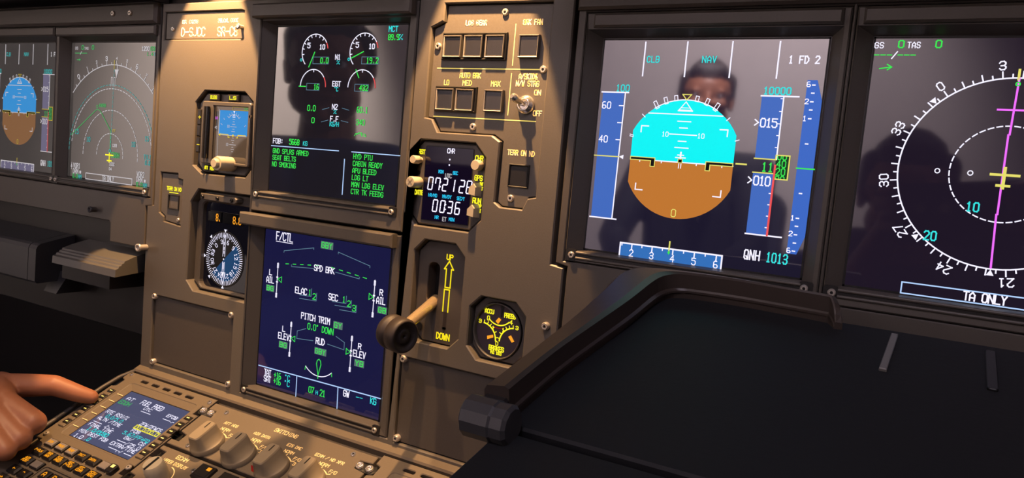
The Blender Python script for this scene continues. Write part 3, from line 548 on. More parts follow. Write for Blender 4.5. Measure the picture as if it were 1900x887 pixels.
for sd, a, ta, lab, l2, bt, bb, tgt, tgb in (('L', 21, 21.8, 'L', 'AIL', 126, 92.7, 'BG', (6.6, 96.6, 17.8, 103)), ('R', 142.2, 141.6, 'R', 'AIL', 127, 94, 'GB', (147.2, 98.2, 158, 104.6)), ('L', 43.5, 44.4, 'L', 'ELEV', 71.5, 38, 'BG', (28.6, 43.8, 40.2, 50.4)), ('R', 120.2, 119.4, 'R', 'ELEV', 72, 39, 'YB', (125, 45, 136.6, 51.6))):
    s = MB(F6); s.seg((a, bt), (a, bb), .8, .3, 'white'); m = (bt + bb) / 2 + 1
    for b in (bt - 2.5, bb + 1.5): s.line([(a - .8, b - 2), (a + .8, b - 2), (a + .8, b + 2), (a - .8, b + 2)], .55, .35, 'white', True)
    for b in (m - 3, m + 1.5): s.rect(a - 1.2, b - .6, a + 1.2, b + .8, .35, 'white')
    d = 1 if sd == 'L' else -1; s.line([(ta, m), (ta + d * 5, m + 2.8), (ta + d * 5, m - 2.8)], .6, .35, 'green', True)
    if l2 == 'AIL': c = 11.6 if sd == 'L' else 150.4; lc = 11.6 if sd == 'L' else 150.2
    else: c = 34.4 if sd == 'L' else 130.2; lc = 34 if sd == 'L' else 130
    tb = tgb[3]; w2 = 9.6 if l2 == 'AIL' else 14.3
    T(l2, c - w2 / 2, tb + 2.2, c + w2 / 2, tb + 8, 'white', .85, 1.2); T(lab, lc - 1.6, tb + 10, lc + 1.6, tb + 15, 'white', .85); tagbox(s, tgt, *tgb)
    s.build('aileron_scale' if l2 == 'AIL' else 'elevator_scale', scr6)
s = MB(F6); T('ELAC', 46, 100.6, 60.8, 106.4, 'white', .85, 1.2); T('1', 63.4, 101.2, 66, 106.2, 'green', .75); T('2', 69, 98.2, 72.6, 103.4, 'green', .75); s.line([(66.8, 107.6), (66.8, 100.2), (52, 99.4)], .55, .3, 'steelblue'); s.line([(73.6, 104.4), (73.6, 97), (52, 96)], .55, .3, 'steelblue')
T('SEC', 88.8, 101, 99.8, 106.6, 'white', .85, 1.2); T('1', 106, 101.4, 108.8, 106.4, 'green', .75); T('2', 112, 98.4, 115.5, 103.6, 'green', .75); T('3', 118.2, 95.2, 122, 100.5, 'green', .75)
s.line([(110.2, 107.6), (110.2, 100.6), (93.4, 99.8)], .55, .3, 'steelblue'); s.line([(116.5, 104.4), (116.5, 97.6), (97, 96.8)], .55, .3, 'steelblue'); s.line([(122.8, 101), (122.8, 94.3), (103, 93.6)], .55, .3, 'steelblue'); s.build('flight_computer_status', scr6)
s = MB(F6); T('PITCH TRIM', 56, 77.4, 92, 83, 'white', .85, 1.1); tagbox(s, 'GY', 96.6, 75.2, 108, 82); T('0.0° DOWN', 65, 68.6, 97.2, 74.2, 'green', .75, 1.2)
s.line([(62.8, 68.4), (51.8, 64.2), (51.8, 56.8), (73, 58.6)], .55, .3, 'steelblue'); s.line([(101, 68), (111.6, 64.2), (111.6, 57.4), (91.2, 58.8)], .55, .3, 'steelblue'); T('RUD', 76.6, 56.6, 87.2, 62.4, 'white', .85, 1.2); tagbox(s, 'GBY', 75.4, 46.6, 90.4, 53.2)
s.arc(82, 50, 24, 226, 314, .8, .3, 'white', 16); s.seg((65, 29.2), (65.4, 32.4), .7, .3, 'green'); s.seg((99, 29.2), (98.6, 32.4), .7, .3, 'green')
s.line([(82, 27), (79.2, 37.6), (80, 41), (82, 42.4), (84, 41), (84.8, 37.6)], .75, .35, 'green', True); s.seg((82, 24), (82, 28.4), .8, .35, 'green'); s.build('trim_and_rudder_status', scr6)
s = MB(F6); s.seg((3, 20.4), (158, 21.6), 1.0, .3, 'lineblue'); s.seg((55, 20.4), (55.4, 0.5), .9, .3, 'lineblue'); s.seg((107.6, 21), (108.2, 0.8), .9, .3, 'lineblue')
T('TAT', 11.4, 12.6, 20.3, 18.4, 'white', .8, 1); T('SAT', 11.4, 6.2, 20.5, 12, 'white', .8, 1); T('+16', 24.8, 12.6, 34, 18.2, 'green', .75, 1); T('+16', 24.8, 6.6, 34, 12.4, 'green', .75, 1); T('°C', 39.5, 13.4, 46, 18.4, 'cyan', .7, 1); T('°C', 39.3, 7.6, 46, 12.8, 'cyan', .7, 1)
T('07', 71.6, 8.2, 78, 13.9, 'green', .8, 1); T('H', 80.8, 8.2, 83, 11.8, 'cyan', .55); T('21', 86, 8, 92.3, 13.9, 'green', .8, 1); T('GW', 114.8, 14.4, 121.4, 20, 'white', .85, 1); s.seg((130.2, 16.8), (133, 16.9), .6, .3, 'cyan'); s.seg((134.4, 17), (137.4, 17.1), .6, .3, 'cyan'); T('KG', 147, 14.6, 153.4, 20.1, 'cyan', .8, 1); s.build('permanent_data', scr6)

# ------------------------------------------------------------------ standby horizon instrument
t = thing('standby_instrument', 'small blue and brown standby horizon in an octagonal recess above the dial', 'instrument', (-397, 0, 24))
s = MB(); s.prism(offset(octa(-437.5, 26, -357, 105.5, 10), 0), -12, 6.5, 'bezel', 1.0); s.build('case_face', t)
s = MB(); s.plate(rrect(-429, 35, -357.5, 97.5, 3), [R4((-411.5, 38, -362, 93))], 5, 11, 'bezel', 0.8); s.build('screen_frame', t)
s = MB(); s.rect(-412, 37.5, -361.5, 93.5, 8.6, 'glass_isis'); scr = s.build('screen', t)
s = MB(); s.rect(-404.5, 65.2, -363, 89.4, 8.8, 'isis_sky')
s.line([(-404.5, 66 + i * 1.5) for i in range(16)], .5, 8.85, 'c_white')
ca = -383.5
for b, L in ((81, 3), (78.5, 2.2), (76, 4), (73.6, 8.5), (71.2, 2.6), (68.8, 4.6), (62.6, 2), (60.2, 4), (58, 2), (55.8, 9), (53.4, 2), (51.2, 4), (49, 2)): s.seg((ca - L / 2, b), (ca + L / 2, b), .45, 8.9, 'c_white')
s.text('10', ca - 9, 72.6, ca - 6, 75, 8.9, 'c_white', .4); s.text('10', ca - 9.5, 54.6, ca - 6.4, 57, 8.9, 'c_white', .4)
s.arc(ca, 76.5, 9, 38, 142, .5, 8.9, 'c_white')
for d in (38, 55, 72, 90, 108, 125, 142): u = math.radians(d); s.seg((ca + 9 * math.cos(u), 76.5 + 9 * math.sin(u)), (ca + 11.4 * math.cos(u), 76.5 + 11.4 * math.sin(u)), .45, 8.9, 'c_white')
s.line([(ca - 1.6, 83), (ca + 1.6, 83), (ca, 86)], .5, 8.95, 'white', True); s.poly([(ca - 1.2, 89), (ca + 1.2, 89), (ca, 86.6)], 8.95, 'white')
for p in ([(-402, 76), (-400, 75)], [(-398, 81.5), (-397, 80)], [(-366, 76), (-368, 74.5)]): s.line(p, .45, 8.9, 'c_white')
s.build('attitude_symbols', scr)
s = MB(); s.seg((ca - 20, 64.8), (ca + 19, 64.8), .5, 9.0, 'c_white')
for sg in (-1, 1): s.line([(ca + sg * 18, 65.6), (ca + sg * 7, 65.6), (ca + sg * 7, 63), (ca + sg * 5, 63)], .7, 9.05, 'amber')
s.rect(ca - 1, 63.9, ca + 1, 65.9, 9.05, 'amber'); s.poly([(-405, 65), (-402, 66.3), (-402, 63.7)], 9.05, 'amber'); s.build('aircraft_symbol', scr)
s = MB(); s.line([(-386, 90), (-363, 90), (-363, 93), (-386, 93)], .45, 9.0, 'c_yellow', True); s.text('130', -370, 90.6, -364.4, 92.6, 9.0, 'c_green', .4); s.build('pressure_readout', scr)
s = MB(); s.rect(-409.6, 68, -405.5, 88, 8.8, 'glass_plain'); s.seg((-405.2, 40), (-405.2, 90), .4, 8.9, 'c_white'); s.text('10', -410.5, 80.2, -407.4, 82.4, 8.95, 'magenta', .45); s.text('40', -410.5, 70.8, -407.4, 73, 8.95, 'c_white', .4); s.build('airspeed_tape', scr)
s = MB(); s.tube([(-417, 40, 13), (-417, 92, 13)], 2.0, 'black_gloss', 10); s.tube([(-421.5, 40, 13), (-421.5, 92, 13)], 1.2, 'bezel_black', 8); s.build('side_trim', t)
for a, b, w2, h2, lab, g in ((-414, 101.6, 8, 3.4, 'BUGS', 'y_bright'), (-386, 101.8, 8, 3.4, 'LS', 'y_bright'), (-434.6, 81, 3, 8, '+', 'amber'), (-434.6, 67.5, 3, 6, '', 'amber'), (-434.8, 53, 3, 8, '-', 'amber'), (-419.6, 30.6, 4, 2.8, 'ATT', 'y_bright'), (-410.5, 30.2, 5.5, 2.8, 'RST', 'y_bright')):
    q = MB(); q.box(a - w2, b - h2, a + w2, b + h2, 5, 9.5, 'key_black', 1.0)
    if lab in ('+', '-'): q.ctext(lab, a + 1.2, b, 3.4, 3.6, 9.65, g, .9)
    elif lab: q.text(lab, a - w2 * .55, b - 1.5, a + w2 * .6, b + 1.5, 9.65, g, .8, gap=1)
    q.build('push_button', t)
F = Frame((-383, -14, 39), (1, 0, 0), (0, 0, 1))
q = MB(); q.lathe(-385, 36.5, [(7.2, 5), (7.2, 24), (6.6, 25.5)], 'knob_cream', 24); q.lathe(-385, 36.5, [(4.6, 25.4), (4.6, 28.5), (4, 29.2)], 'knob_cream', 20); q.build('setting_knob', t)
q = MB(); q.tube([(-358.6, 84.5, 5), (-358.6, 84.5, 11)], 1.6, 'bezel', 8); q.build('light_sensor', t)

# ------------------------------------------------------------------ bearing dial
t = thing('bearing_indicator', 'round compass dial with orange digits above it, left of the flight control screen', 'instrument', (-397, 0, -98))
s = MB(); s.plate(offset([(-429, -97), (-355, -97), (-355, 7), (-428.5, 7), (-439, -6.5), (-440, -88)], -0.5), [rrect(-431, -93.5, -356.5, -4.5, 7)], -14, 2.5, 'bezel', 1.2); s.build('case_face', t)
s = MB(); s.plate([(-424.5, -2), (-374, -2.6), (-371, -0.5), (-371, 2.4), (-374, 4.4), (-424.5, 4.4)], [], 2, 11, 'bezel', 0.8); st = s.build('mounting_strip', t)
for a in (-420.5, -398.5, -377.5): screw(PAN, a, 0.9, 11, st, 2.0, 'bezel_black')
DF = PAN.at(-13.5, -1.8); s = MB(); s.rect(-432, -95, -355, -3, -3, 'glass_dial'); s.fr = DF; s.box(-414, -23, -393, -12, -3, -1.5, 'black_gloss', .5); s.box(-391, -23, -361, -12, -3, -1.5, 'black_gloss', .5)
s.text('8.', -400.5, -21.5, -394, -14.6, -1.3, 'orange', .9, gap=1.2); s.text('8.8', -375, -21.8, -363.5, -14.8, -1.3, 'orange', .9, gap=1.2); s.build('distance_window', t)
s = MB(PAN.at(-14, -2.6)); cx, cz = -386, -59; s.disc(cx, cz, 29.2, -2.6, 'black', 60); s.arc(cx, cz, 27, 0, 360, 0.3, -2.4, 'bezel', 60); R_ = 28.6
s.poly([(cx + 23 * math.cos(math.radians(d)), cz + 23 * math.sin(math.radians(d))) for d in range(-136, 46, 6)], -2.5, 'dial_blue')
for i in range(72):
    u = math.radians(i * 5 + 2.5); s.seg((cx + (23.2 if i % 2 else 22) * math.cos(u), cz + (23.2 if i % 2 else 22) * math.sin(u)), (cx + 27 * math.cos(u), cz + 27 * math.sin(u)), .62, -2.3, 'white')
for k in range(12):
    u = math.radians(90 - (k * 30 - 45)); s.ctext(str(k * 3), cx + 18 * math.cos(u), cz + 18 * math.sin(u), 2.5, 4, -2.3, 'white', .6, u - PI / 2)
for d in (90, 135, 180, 225, 270): u = math.radians(d); e = Vector((-math.sin(u), math.cos(u))); p = Vector((cx + 27.4 * math.cos(u), cz + 27.4 * math.sin(u))); o = Vector((math.cos(u), math.sin(u))) * 3.2; s.poly([tuple(p), tuple(p + o + e * 1.9), tuple(p + o - e * 1.9)], -2.2, 'white')
dl = s.build('compass_card', t)
s = MB(PAN.at(-14, -2.6))
for sg in (-1, 1): s.seg((cx + sg * 1.5, cz + 3), (cx + sg * 1.1, cz + 25), .7, -1.8, 'white'); s.seg((cx + sg * 1.3, cz - 3), (cx + sg * 1.3, cz - 14), .7, -1.8, 'white')
for y in (6, 10, 15): s.seg((cx, cz + y), (cx, cz + y + 2.4), .7, -1.8, 'white')
s.line([(cx - 3.2, cz - 14), (cx + 3.2, cz - 14), (cx, cz - 26)], .8, -1.8, 'white', True); s.poly([(cx - 1.6, cz - 14), (cx + 1.6, cz - 14), (cx, cz - 20)], -1.8, 'white'); s.seg((cx, cz - 4), (cx, cz - 10), .7, -1.8, 'white'); s.disc(cx, cz, .9, -1.7, 'white', 10); s.build('bearing_pointer', dl)
# small terrain switch plates
t = thing('switch_panel', 'narrow switch plate with a glowing terrain legend beside the bearing dial', 'switch panel', (-470, 0, -33))
s = MB(); s.plate(offset(TERL, -0.9), [], -14, 8.6, 'panel', 0.6); s.text('TERR ON ND', -480.5, 2.6, -457.2, 6.2, 8.8, 'y_bright', .8, gap=1.1); s.seg((-476, .2), (-462, .2), .9, 8.8, 'y_bright'); s.build('faceplate', t)
s = MB(); s.plate(R4((-477.5, -17.5, -459.5, -1.6)), [R4((-475.7, -16, -461, -2.8))], 8, 9.8, 'bezel_black', .4); s.box(-475.4, -15.8, -461.2, -3, 4, 8.4, 'key_glass', 1.2); s.build('push_button', t)
screw(PAN, -459.5, -27.5, 8.6, t, 2.0)

# ------------------------------------------------------------------ landing gear and brake control panel
t = thing('brake_switch_panel', 'landing gear and auto brake panel with square black buttons and a toggle', 'switch panel', (-95, 0, 26))
LF = PAN.at(-2.3, 0.5); s = MB(); s.plate(offset(LDG, -0.8), [], -14, 6.2, 'panel', 0.6); s.fr = LF
L_ = lambda tx, a0, b0, a1, b1, w=.72, m='legend_yellow': s.text(tx, a0, b0, a1, b1, 6.35, m, w, gap=1.3)
L_('LDG GEAR', -117.4, 168.4, -97.6, 172.2, .75, 'legend_white'); L_('BRK FAN', -64, 168.2, -47.2, 172, .75, 'legend_amber'); L_('AUTO BRK', -119.2, 126.3, -99.2, 130.2); L_('LO', -134.2, 120.2, -129.6, 124.1); L_('MED', -115.8, 120.2, -107.2, 124.1); L_('MAX', -88.5, 120.2, -80.2, 124.1)
L_('A/SKID&', -63.6, 126.4, -47.4, 130.4, .75, 'legend_amber'); L_('N/W STRG', -65.6, 120.9, -45.4, 124.9, .75, 'legend_amber'); L_('ON', -48.6, 114.3, -43.2, 118.1, .7, 'legend_amber'); L_('OFF', -48, 98.4, -40.8, 102.2, .7, 'legend_amber'); L_('TERR ON ND', -67.8, 67, -43.8, 70.8, .75, 'legend_amber')
for p in ([(-142.2, 133.7), (-44.4, 133.8)], [(-142.2, 94), (-45.4, 94)], [(-70.5, 168.6), (-70.5, 136.8)], [(-70.6, 130.3), (-70.8, 98)]): s.line(p, .8, 6.35, 'legend_yellow')
s.build('faceplate', t)
def korry(fr, a0, b0, a1, b1, h, parent, lab=None):
    q = MB(fr); q.plate(R4((a0, b0, a1, b1)), [R4((a0 + 1.1, b0 + 1.1, a1 - 1.1, b1 - 1.1))], h - 2, h + 1.8, 'bezel', .5, 'steel'); q.box(a0 + 1.2, b0 + 1.2, a1 - 1.2, b1 - 1.2, h - 2, h + .6, 'key_glass', .6); return q.build('push_button', parent, lab)
for r in ((-138, 140.3, -76.6, 162.2), (-141.3, 98.2, -100.6, 119)):
    q = MB(LF); q.plate(R4(r), [R4((r[0] + 1.4, r[1] + 1.4, r[2] - 1.4, r[3] - 1.4))], 6, 8.4, 'bezel_black', .6); q.rect(r[0] + 1, r[1] + 1, r[2] - 1, r[3] - 1, 6.4, 'black'); q.build('button_frame', t)
for a in (-136.2, -116, -95.6): korry(LF, a, 142.2, a + 17.6, 160, 8.2, t)
korry(LF, -65, 142.3, -47.2, 160, 8.2, t)
for a in (-139.6, -120): korry(LF, a, 99.2, a + 17.4, 117, 8.2, t)
korry(LF, -92.6, 99.7, -75.2, 117, 8.2, t); 
q = MB(LF); q.plate(R4((-65, 41.6, -46.6, 60)), [R4((-63.8, 42.8, -47.8, 58.8))], 5, 7.6, 'bezel_black', .5); q.box(-63.7, 42.9, -47.9, 58.7, 3, 6.6, 'key_black', .5); q.build('push_button', t)
for a, b in ((-80.8, 178), (-142.9, 151.6), (-42.5, 133.8), (-102.2, 87), (-61.3, 32.7)): screw(LF, a, b, 6.2, t, 2.9, 'steel', 1.8)
q = MB(LF); q.lathe(-55, 106.4, [(7.4, 6), (7.4, 8), (6.6, 9.4), (6, 9.6), (5.6, 11.5), (4, 12), (3.8, 10)], 'chrome', 28)
for i in range(18): u = 2 * PI * i / 18; q.seg((-55 + 6.2 * math.cos(u), 106.4 + 6.2 * math.sin(u)), (-55 + 7 * math.cos(u), 106.4 + 7 * math.sin(u)), .5, 9.2, 'bezel')
tg = q.build('toggle_switch', t); q = MB(LF); q.tube([(-55, 106.4, 9), (-56, 107.6, 13), (-58, 110, 20), (-58.6, 110.6, 22), (-58.9, 110.9, 23.4)], [2.1, 2.1, 3.3, 3.1, 1.6], 'chrome', 16); q.build('toggle_lever', tg)

# ------------------------------------------------------------------ chronometer
t = thing('chronometer', 'octagonal digital clock with white digits and four cream knobs', 'clock', (-126, 0, 2))
s = MB(); s.prism(octa(-162.5, 3.2, -89, 73.5, 10.4), -12, 6.5, 'bezel', 1.2)
CF = PAN.at(-2.1, -0.1); s.fr = CF
Y = lambda tx, a0, b0, a1, b1, w=.85: s.text(tx, a0, b0, a1, b1, 6.7, 'y_bright', w, gap=1)
Y('RST', -154.6, 62.6, -148.2, 66); Y('DATE', -155.6, 28, -146.6, 31.6); Y('CHR', -97.5, 60.9, -90.2, 64.7); Y('GPS', -96.5, 44.9, -89.4, 48.7); Y('INT', -91.4, 41, -88.2, 43.3, .6); Y('SET', -91.4, 37.3, -88.2, 39.7, .6); Y('RUN', -96.6, 26.3, -89, 30.3); Y('STP', -91.4, 22.7, -88.2, 25.4, .6); Y('RST', -91.4, 19, -88.2, 21.6, .6); s.disc(-153.2, 46.6, 1.9, 6.7, 'black', 16); s.build('case_face', t)
s = MB(CF); s.prism(rrect(-147.2, 7, -99, 70, 1.5), 5, 6.9, 'black'); s.rect(-146.6, 7.6, -99.6, 69.4, 7.0, 'glass_clock'); scr = s.build('screen', t)
seven = {'0': 'abcdef', '1': 'bc', '2': 'abged', '3': 'abgcd', '6': 'afgcde', '7': 'abcf', '8': 'abcdefg'}
def digit(s, c, a, b, w, h, hh, m, lw):
    g = .45; sk = .08 * h
    P = {'a': ((0, 1), (1, 1)), 'b': ((1, 1), (1, .5)), 'c': ((1, .5), (1, 0)), 'd': ((0, 0), (1, 0)), 'e': ((0, .5), (0, 0)), 'f': ((0, 1), (0, .5)), 'g': ((0, .5), (1, .5))}
    for k in seven[c]:
        (x0, y0), (x1, y1) = P[k]; p = Vector((a + x0 * w + y0 * sk, b + y0 * h)); q_ = Vector((a + x1 * w + y1 * sk, b + y1 * h)); d = (q_ - p).normalized() * g; s.seg(tuple(p + d), tuple(q_ - d), lw, hh, m, .25)
s = MB(CF)
for c, a in zip('072128', (-142.2, -135, -127.4, -117.6, -110.6, -103.6)): digit(s, c, a - (2.6 if c == '1' else 0), 33.4, 4.3, 10.2, 7.2, 'digit', 1.05)
for b in (36.5, 40.5): s.disc(-129.5, b, .65, 7.2, 'digit', 8)
for c, a in zip('0036', (-135.8, -128.2, -120.6, -113.2)): digit(s, c, a, 15.4, 4.3, 9.8, 7.2, 'digit', 1.05)
for b in (18.2, 22.2): s.disc(-122.6, b, .65, 7.2, 'digit', 8)
for b in (59.7, 55.2): s.disc(-122.1, b, .75, 7.2, 'digit', 10)
s.build('time_digits', scr)
s = MB(CF); Y2 = lambda tx, a0, b0, a1, b1, m='cyan_tag', w=.6: s.text(tx, a0, b0, a1, b1, 7.2, m, w, gap=1)
Y2('CHR', -125, 65, -118, 68.6, 'digit'); Y2('MIN', -132.2, 47.9, -127.6, 50.3); Y2('SEC', -117.8, 47.8, -113.2, 50.2); Y2('UTC', -125.2, 44.6, -119, 47.8, 'c_white'); Y2('HR/MO', -140.8, 27.5, -132.2, 30, w=.55); Y2('MN/DY', -126.4, 27.5, -117.6, 30.1, w=.55); Y2('SEC/Y', -111.8, 27.3, -104.6, 29.9, w=.55); Y2('HR', -132.4, 9.6, -129, 12); Y2('ET', -124.6, 8.4, -121, 11.6, 'c_white'); Y2('MIN', -118, 9.3, -113, 11.7); s.build('time_captions', scr)
q = MB(CF); q.lathe(-152, 57.2, [(2.4, 6), (2.4, 10), (3.5, 10.2), (3.5, 17), (3, 18)], 'knob_cream', 20); q.build('push_knob', t)
q = MB(CF); q.lathe(-151, 38.4, [(3.4, 6), (3.4, 8), (4.7, 8.2), (4.7, 19.6), (4.2, 20.6)], 'knob_cream', 22); q.line([(-153, 36.4), (-149, 40.4)], .7, 20.8, 'knob_grey'); q.line([(-153, 40.4), (-149, 36.4)], .7, 20.8, 'knob_grey'); q.build('push_knob', t)
q = MB(CF); q.lathe(-91.6, 57, [(2.8, 6), (2.8, 9), (4.3, 9.2), (4.3, 15), (3.8, 16)], 'knob_cream', 20); q.build('push_knob', t)
for b in (36.8, 19.6):
    q = MB(CF); q.loft([[(-92.5 + x, b + y, 6) for x, y in ((-5, -4), (3.4, -5), (3.4, 3), (.4, 6.5), (-5, 2))], [(-92.5 + x * .72, b + y * .85, 15) for x, y in ((-5, -4), (3.4, -5), (3.4, 3), (.4, 6.5), (-5, 2))]], 'knob_cream'); q.build('selector_knob', t)

# ------------------------------------------------------------------ landing gear lever
t = thing('landing_gear_lever', 'landing gear lever with a black wheel knob below the yellow up arrow', 'lever', (-125, 0, -97))
s = MB(); s.plate(offset(GEAR, -0.9), [rrect(-139.6, -63, -128.2, -28, 5)], -14, 3.2, 'panel_dark', 0.6); s.prism(rrect(-141, -64, -127, -27, 5), -14, -9, 'black'); s.fr = PAN.at(-4.6, -1.4)
s.text('UP', -117, -22.2, -111, -18.2, 3.4, 'gear_yellow', 1.0, gap=1.2); s.text('DOWN', -121.2, -90.6, -108.2, -85.6, 3.4, 'gear_yellow', 1.05, gap=1.2)
s.line([(-114.1, -23.6), (-118.6, -30.4), (-116.6, -30.4), (-116.6, -46), (-111.5, -46), (-111.5, -30.4), (-109.5, -30.4)], 1.15, 3.4, 'gear_yellow', True)
s.line([(-117, -66.4), (-117, -47.8), (-111.8, -47.8), (-111.8, -66.4)], 1.15, 3.4, 'gear_yellow'); s.rect(-116, -82, -112.6, -67, 3.35, 'rubber'); s.poly([(-116.8, -80), (-112, -80), (-114.4, -85)], 3.35, 'rubber'); s.build('gear_plate', t)
e0, e1 = Vector((-134, -61, -4)), Vector((-126, -77.5, 52))
s = MB(); s.tube([tuple(e0), tuple(e0.lerp(e1, .4)), tuple(e1)], [5.0, 4.8, 4.6], 'brass_steel', 18); s.build('lever_arm', t)
AX = (e1 - e0).normalized()
wf = Frame(PAN.p(*e1), (0.30, -0.84, 0.28), (0.2, -0.25, -0.95)); wf = Frame(PAN.p(*(e1 + AX * 7)), (0.62, 0.78, 0.05), (0.0, 0.0, 1.0))
# the wheel: its axle lies along the width of the cockpit, slightly turned to the co-pilot
AXL = Vector((0.97, -0.22, -0.05)).normalized(); UPV = Vector((0, 0, 1)); XV = UPV.cross(AXL).normalized(); UPV = AXL.cross(XV)
wf = Frame(PAN.p(*(e1 + AX * 8)), XV, UPV)
q = MB(wf); q.lathe(0, 0, [(11, -11), (13, -10), (13.9, -7), (13.9, -3.2), (12, -2.2), (12, -.4), (13.9, .6), (13.9, 8), (13, 10.4), (11.4, 11), (10.6, 8.4), (6.4, 7.6), (5.6, 9.2), (1.6, 9.2), (1.2, 8)], 'rubber', 40); q.build('wheel_knob', t)
q = MB(); q.tube([(-146, -84, 3), (-143, -84, 7)], 3.5, 'black', 10); q.build('stop_pin', t)

# ------------------------------------------------------------------ brake pressure gauge
t = thing('brake_pressure_gauge', 'octagonal brake pressure gauge with yellow arcs near the raised table rim', 'gauge', (-64, 0, -100))
s = MB(); s.plate(offset(BRAKE, -0.9), [[(-66.4 + 22.4 * math.cos(2 * PI * i / 40), -75 + 23.2 * math.sin(2 * PI * i / 40)) for i in range(40)]], -14, 3.2, 'panel_dark', 0.8); s.build('case_face', t)
BF = PAN.at(-4.0, -1.8)
s = MB(BF); s.loft([[(-63.3 + r * 21.8 * math.cos(2 * PI * i / 40), -73.6 + r * 22.6 * math.sin(2 * PI * i / 40), h) for i in range(40)] for r, h in ((1.03, 2.5), (1.03, 4.4), (1.0, 4.8), (.97, 3.6), (.96, .6))], 'bezel', False, False, True); s.build('bezel_ring', t)
s = MB(BF); s.add([(-63.3 + 21.4 * math.cos(2 * PI * i / 40), -73.6 + 22.2 * math.sin(2 * PI * i / 40), 0.6) for i in range(40)], [tuple(range(40))], 'gauge_face'); dl = s.build('dial', t)
s = MB(PAN.at(-6.4, -1.8)); g = 'y_bright'; ly = 0.9
s.text('ACCU', -75, -60.6, -66.8, -57.4, ly, g, .8, gap=1); s.text('PRESS', -56.4, -61.4, -46.4, -58, ly, g, .8, gap=1); s.text('0', -72.4, -66.4, -70.2, -63, ly, g, .6); s.text('4', -51.4, -66.4, -48.6, -63, ly, g, .6)
s.arc(-61.2, -56, 13, 222, 318, 1.0, ly, g); s.arc(-61.2, -58, 13.5, 250, 290, .6, ly - .05, 'red_mark')
s.arc(-76.4, -82.5, 13.4, 2, 86, 1.15, ly, g); s.arc(-46, -82.5, 13.4, 94, 178, 1.15, ly, g)
for d in (12, 30, 45, 58, 70, 84):
    for cx, sg in ((-76.4, 1), (-46, -1)):
        u = math.radians(d if sg > 0 else 180 - d); s.seg((cx + 13.4 * math.cos(u), -82.5 + 13.4 * math.sin(u)), (cx + 15.6 * math.cos(u), -82.5 + 15.6 * math.sin(u)), .7, ly, g)
s.text('3', -80, -69.8, -77.8, -67, ly, g, .6); s.text('1', -67, -73.4, -65.4, -70.6, ly, g, .55); s.text('1', -57.4, -73.4, -55.8, -70.6, ly, g, .55); s.text('3', -45.2, -69.6, -43, -66.8, ly, g, .6); s.text('0', -62.4, -85.6, -60.4, -82.8, ly, g, .6)
s.line([(-62.9, -82.4), (-61.9, -82.4)], .9, ly, g); s.text('BRAKES', -68.4, -90.2, -54.6, -86.6, ly, g, .85, gap=1); s.text('PSI 1000', -66.6, -93.2, -56.4, -91, ly, g, .55, gap=1); s.build('scale_marks', dl)
q = MB(BF); q.poly([(-66.6, -66), (-63.8, -62.6), (-61.4, -64), (-64, -68)], 1.2, 'orange'); q.poly([(-62.6, -52), (-60, -52), (-60.6, -62), (-62, -62)], 1.3, 'black'); q.build('accumulator_pointer', dl)
for a, sg in ((-70.4, 1), (-50.6, -1)): q = MB(BF); q.poly([(a - 3, -79.4), (a + 2.6, -77.6 if sg > 0 else -82), (a + 3, -79.8 if sg > 0 else -79.4), (a - 2.6, -82.2 if sg > 0 else -76.4)] if sg > 0 else [(a - 3, -76.6), (a - .6, -75), (a + 3, -79.6), (a + .6, -80.8)], 1.2, 'orange'); q.build('brake_pointer', dl)

# ------------------------------------------------------------------ centre pedestal
t = thing('pedestal', 'brown sloping centre pedestal below the instrument panel', 'pedestal', (-265, -300, -400))
s = MB(PED); s.prism([(-514, 0), (-520.5, -22), (-522, -40), (-522, -620), (-8, -620), (-8, 0)], -160, -5, 'pedestal', 1.5); s.build('body', t)
s = MB(PED); s.prism([(-512, 4), (-512, -7), (-8, -7), (-8, 4)], -6, 3.4, 'pedestal', 1.6); s.build('top_strip', t)
s = MB(PED); s.tube([(-500, 2, 1), (-509, -5, 1), (-517, -20, 1), (-519.5, -40, 1), (-519.5, -620, 1)], 2.2, 'bezel', 8); s.build('edge_trim', t)
s = MB(PED); s.rect(-519, -9, -10, -618, -4.9, 'black') if False else s.rect(-516, -618, -10, -9, -4.8, 'black'); s.build('unit_bay', t)
def latch(a, b, parent, fl=1):
    q = MB(PED); q.prism(rrect(a - 12, b - 4.6, a + 12, b + 4.6, 4.4), -4.8, 0.4, 'black'); q.build('fastener_slot', parent)
    q = MB(PED)
    for x in (-5.4, 5.4): q.lathe(a + x, b, [(3.4, .4), (3.4, 3), (2, 3.1), (1.8, 1)], 'chrome' if fl else 'steel', 16)
    q.build('quarter_turn_fastener', parent)

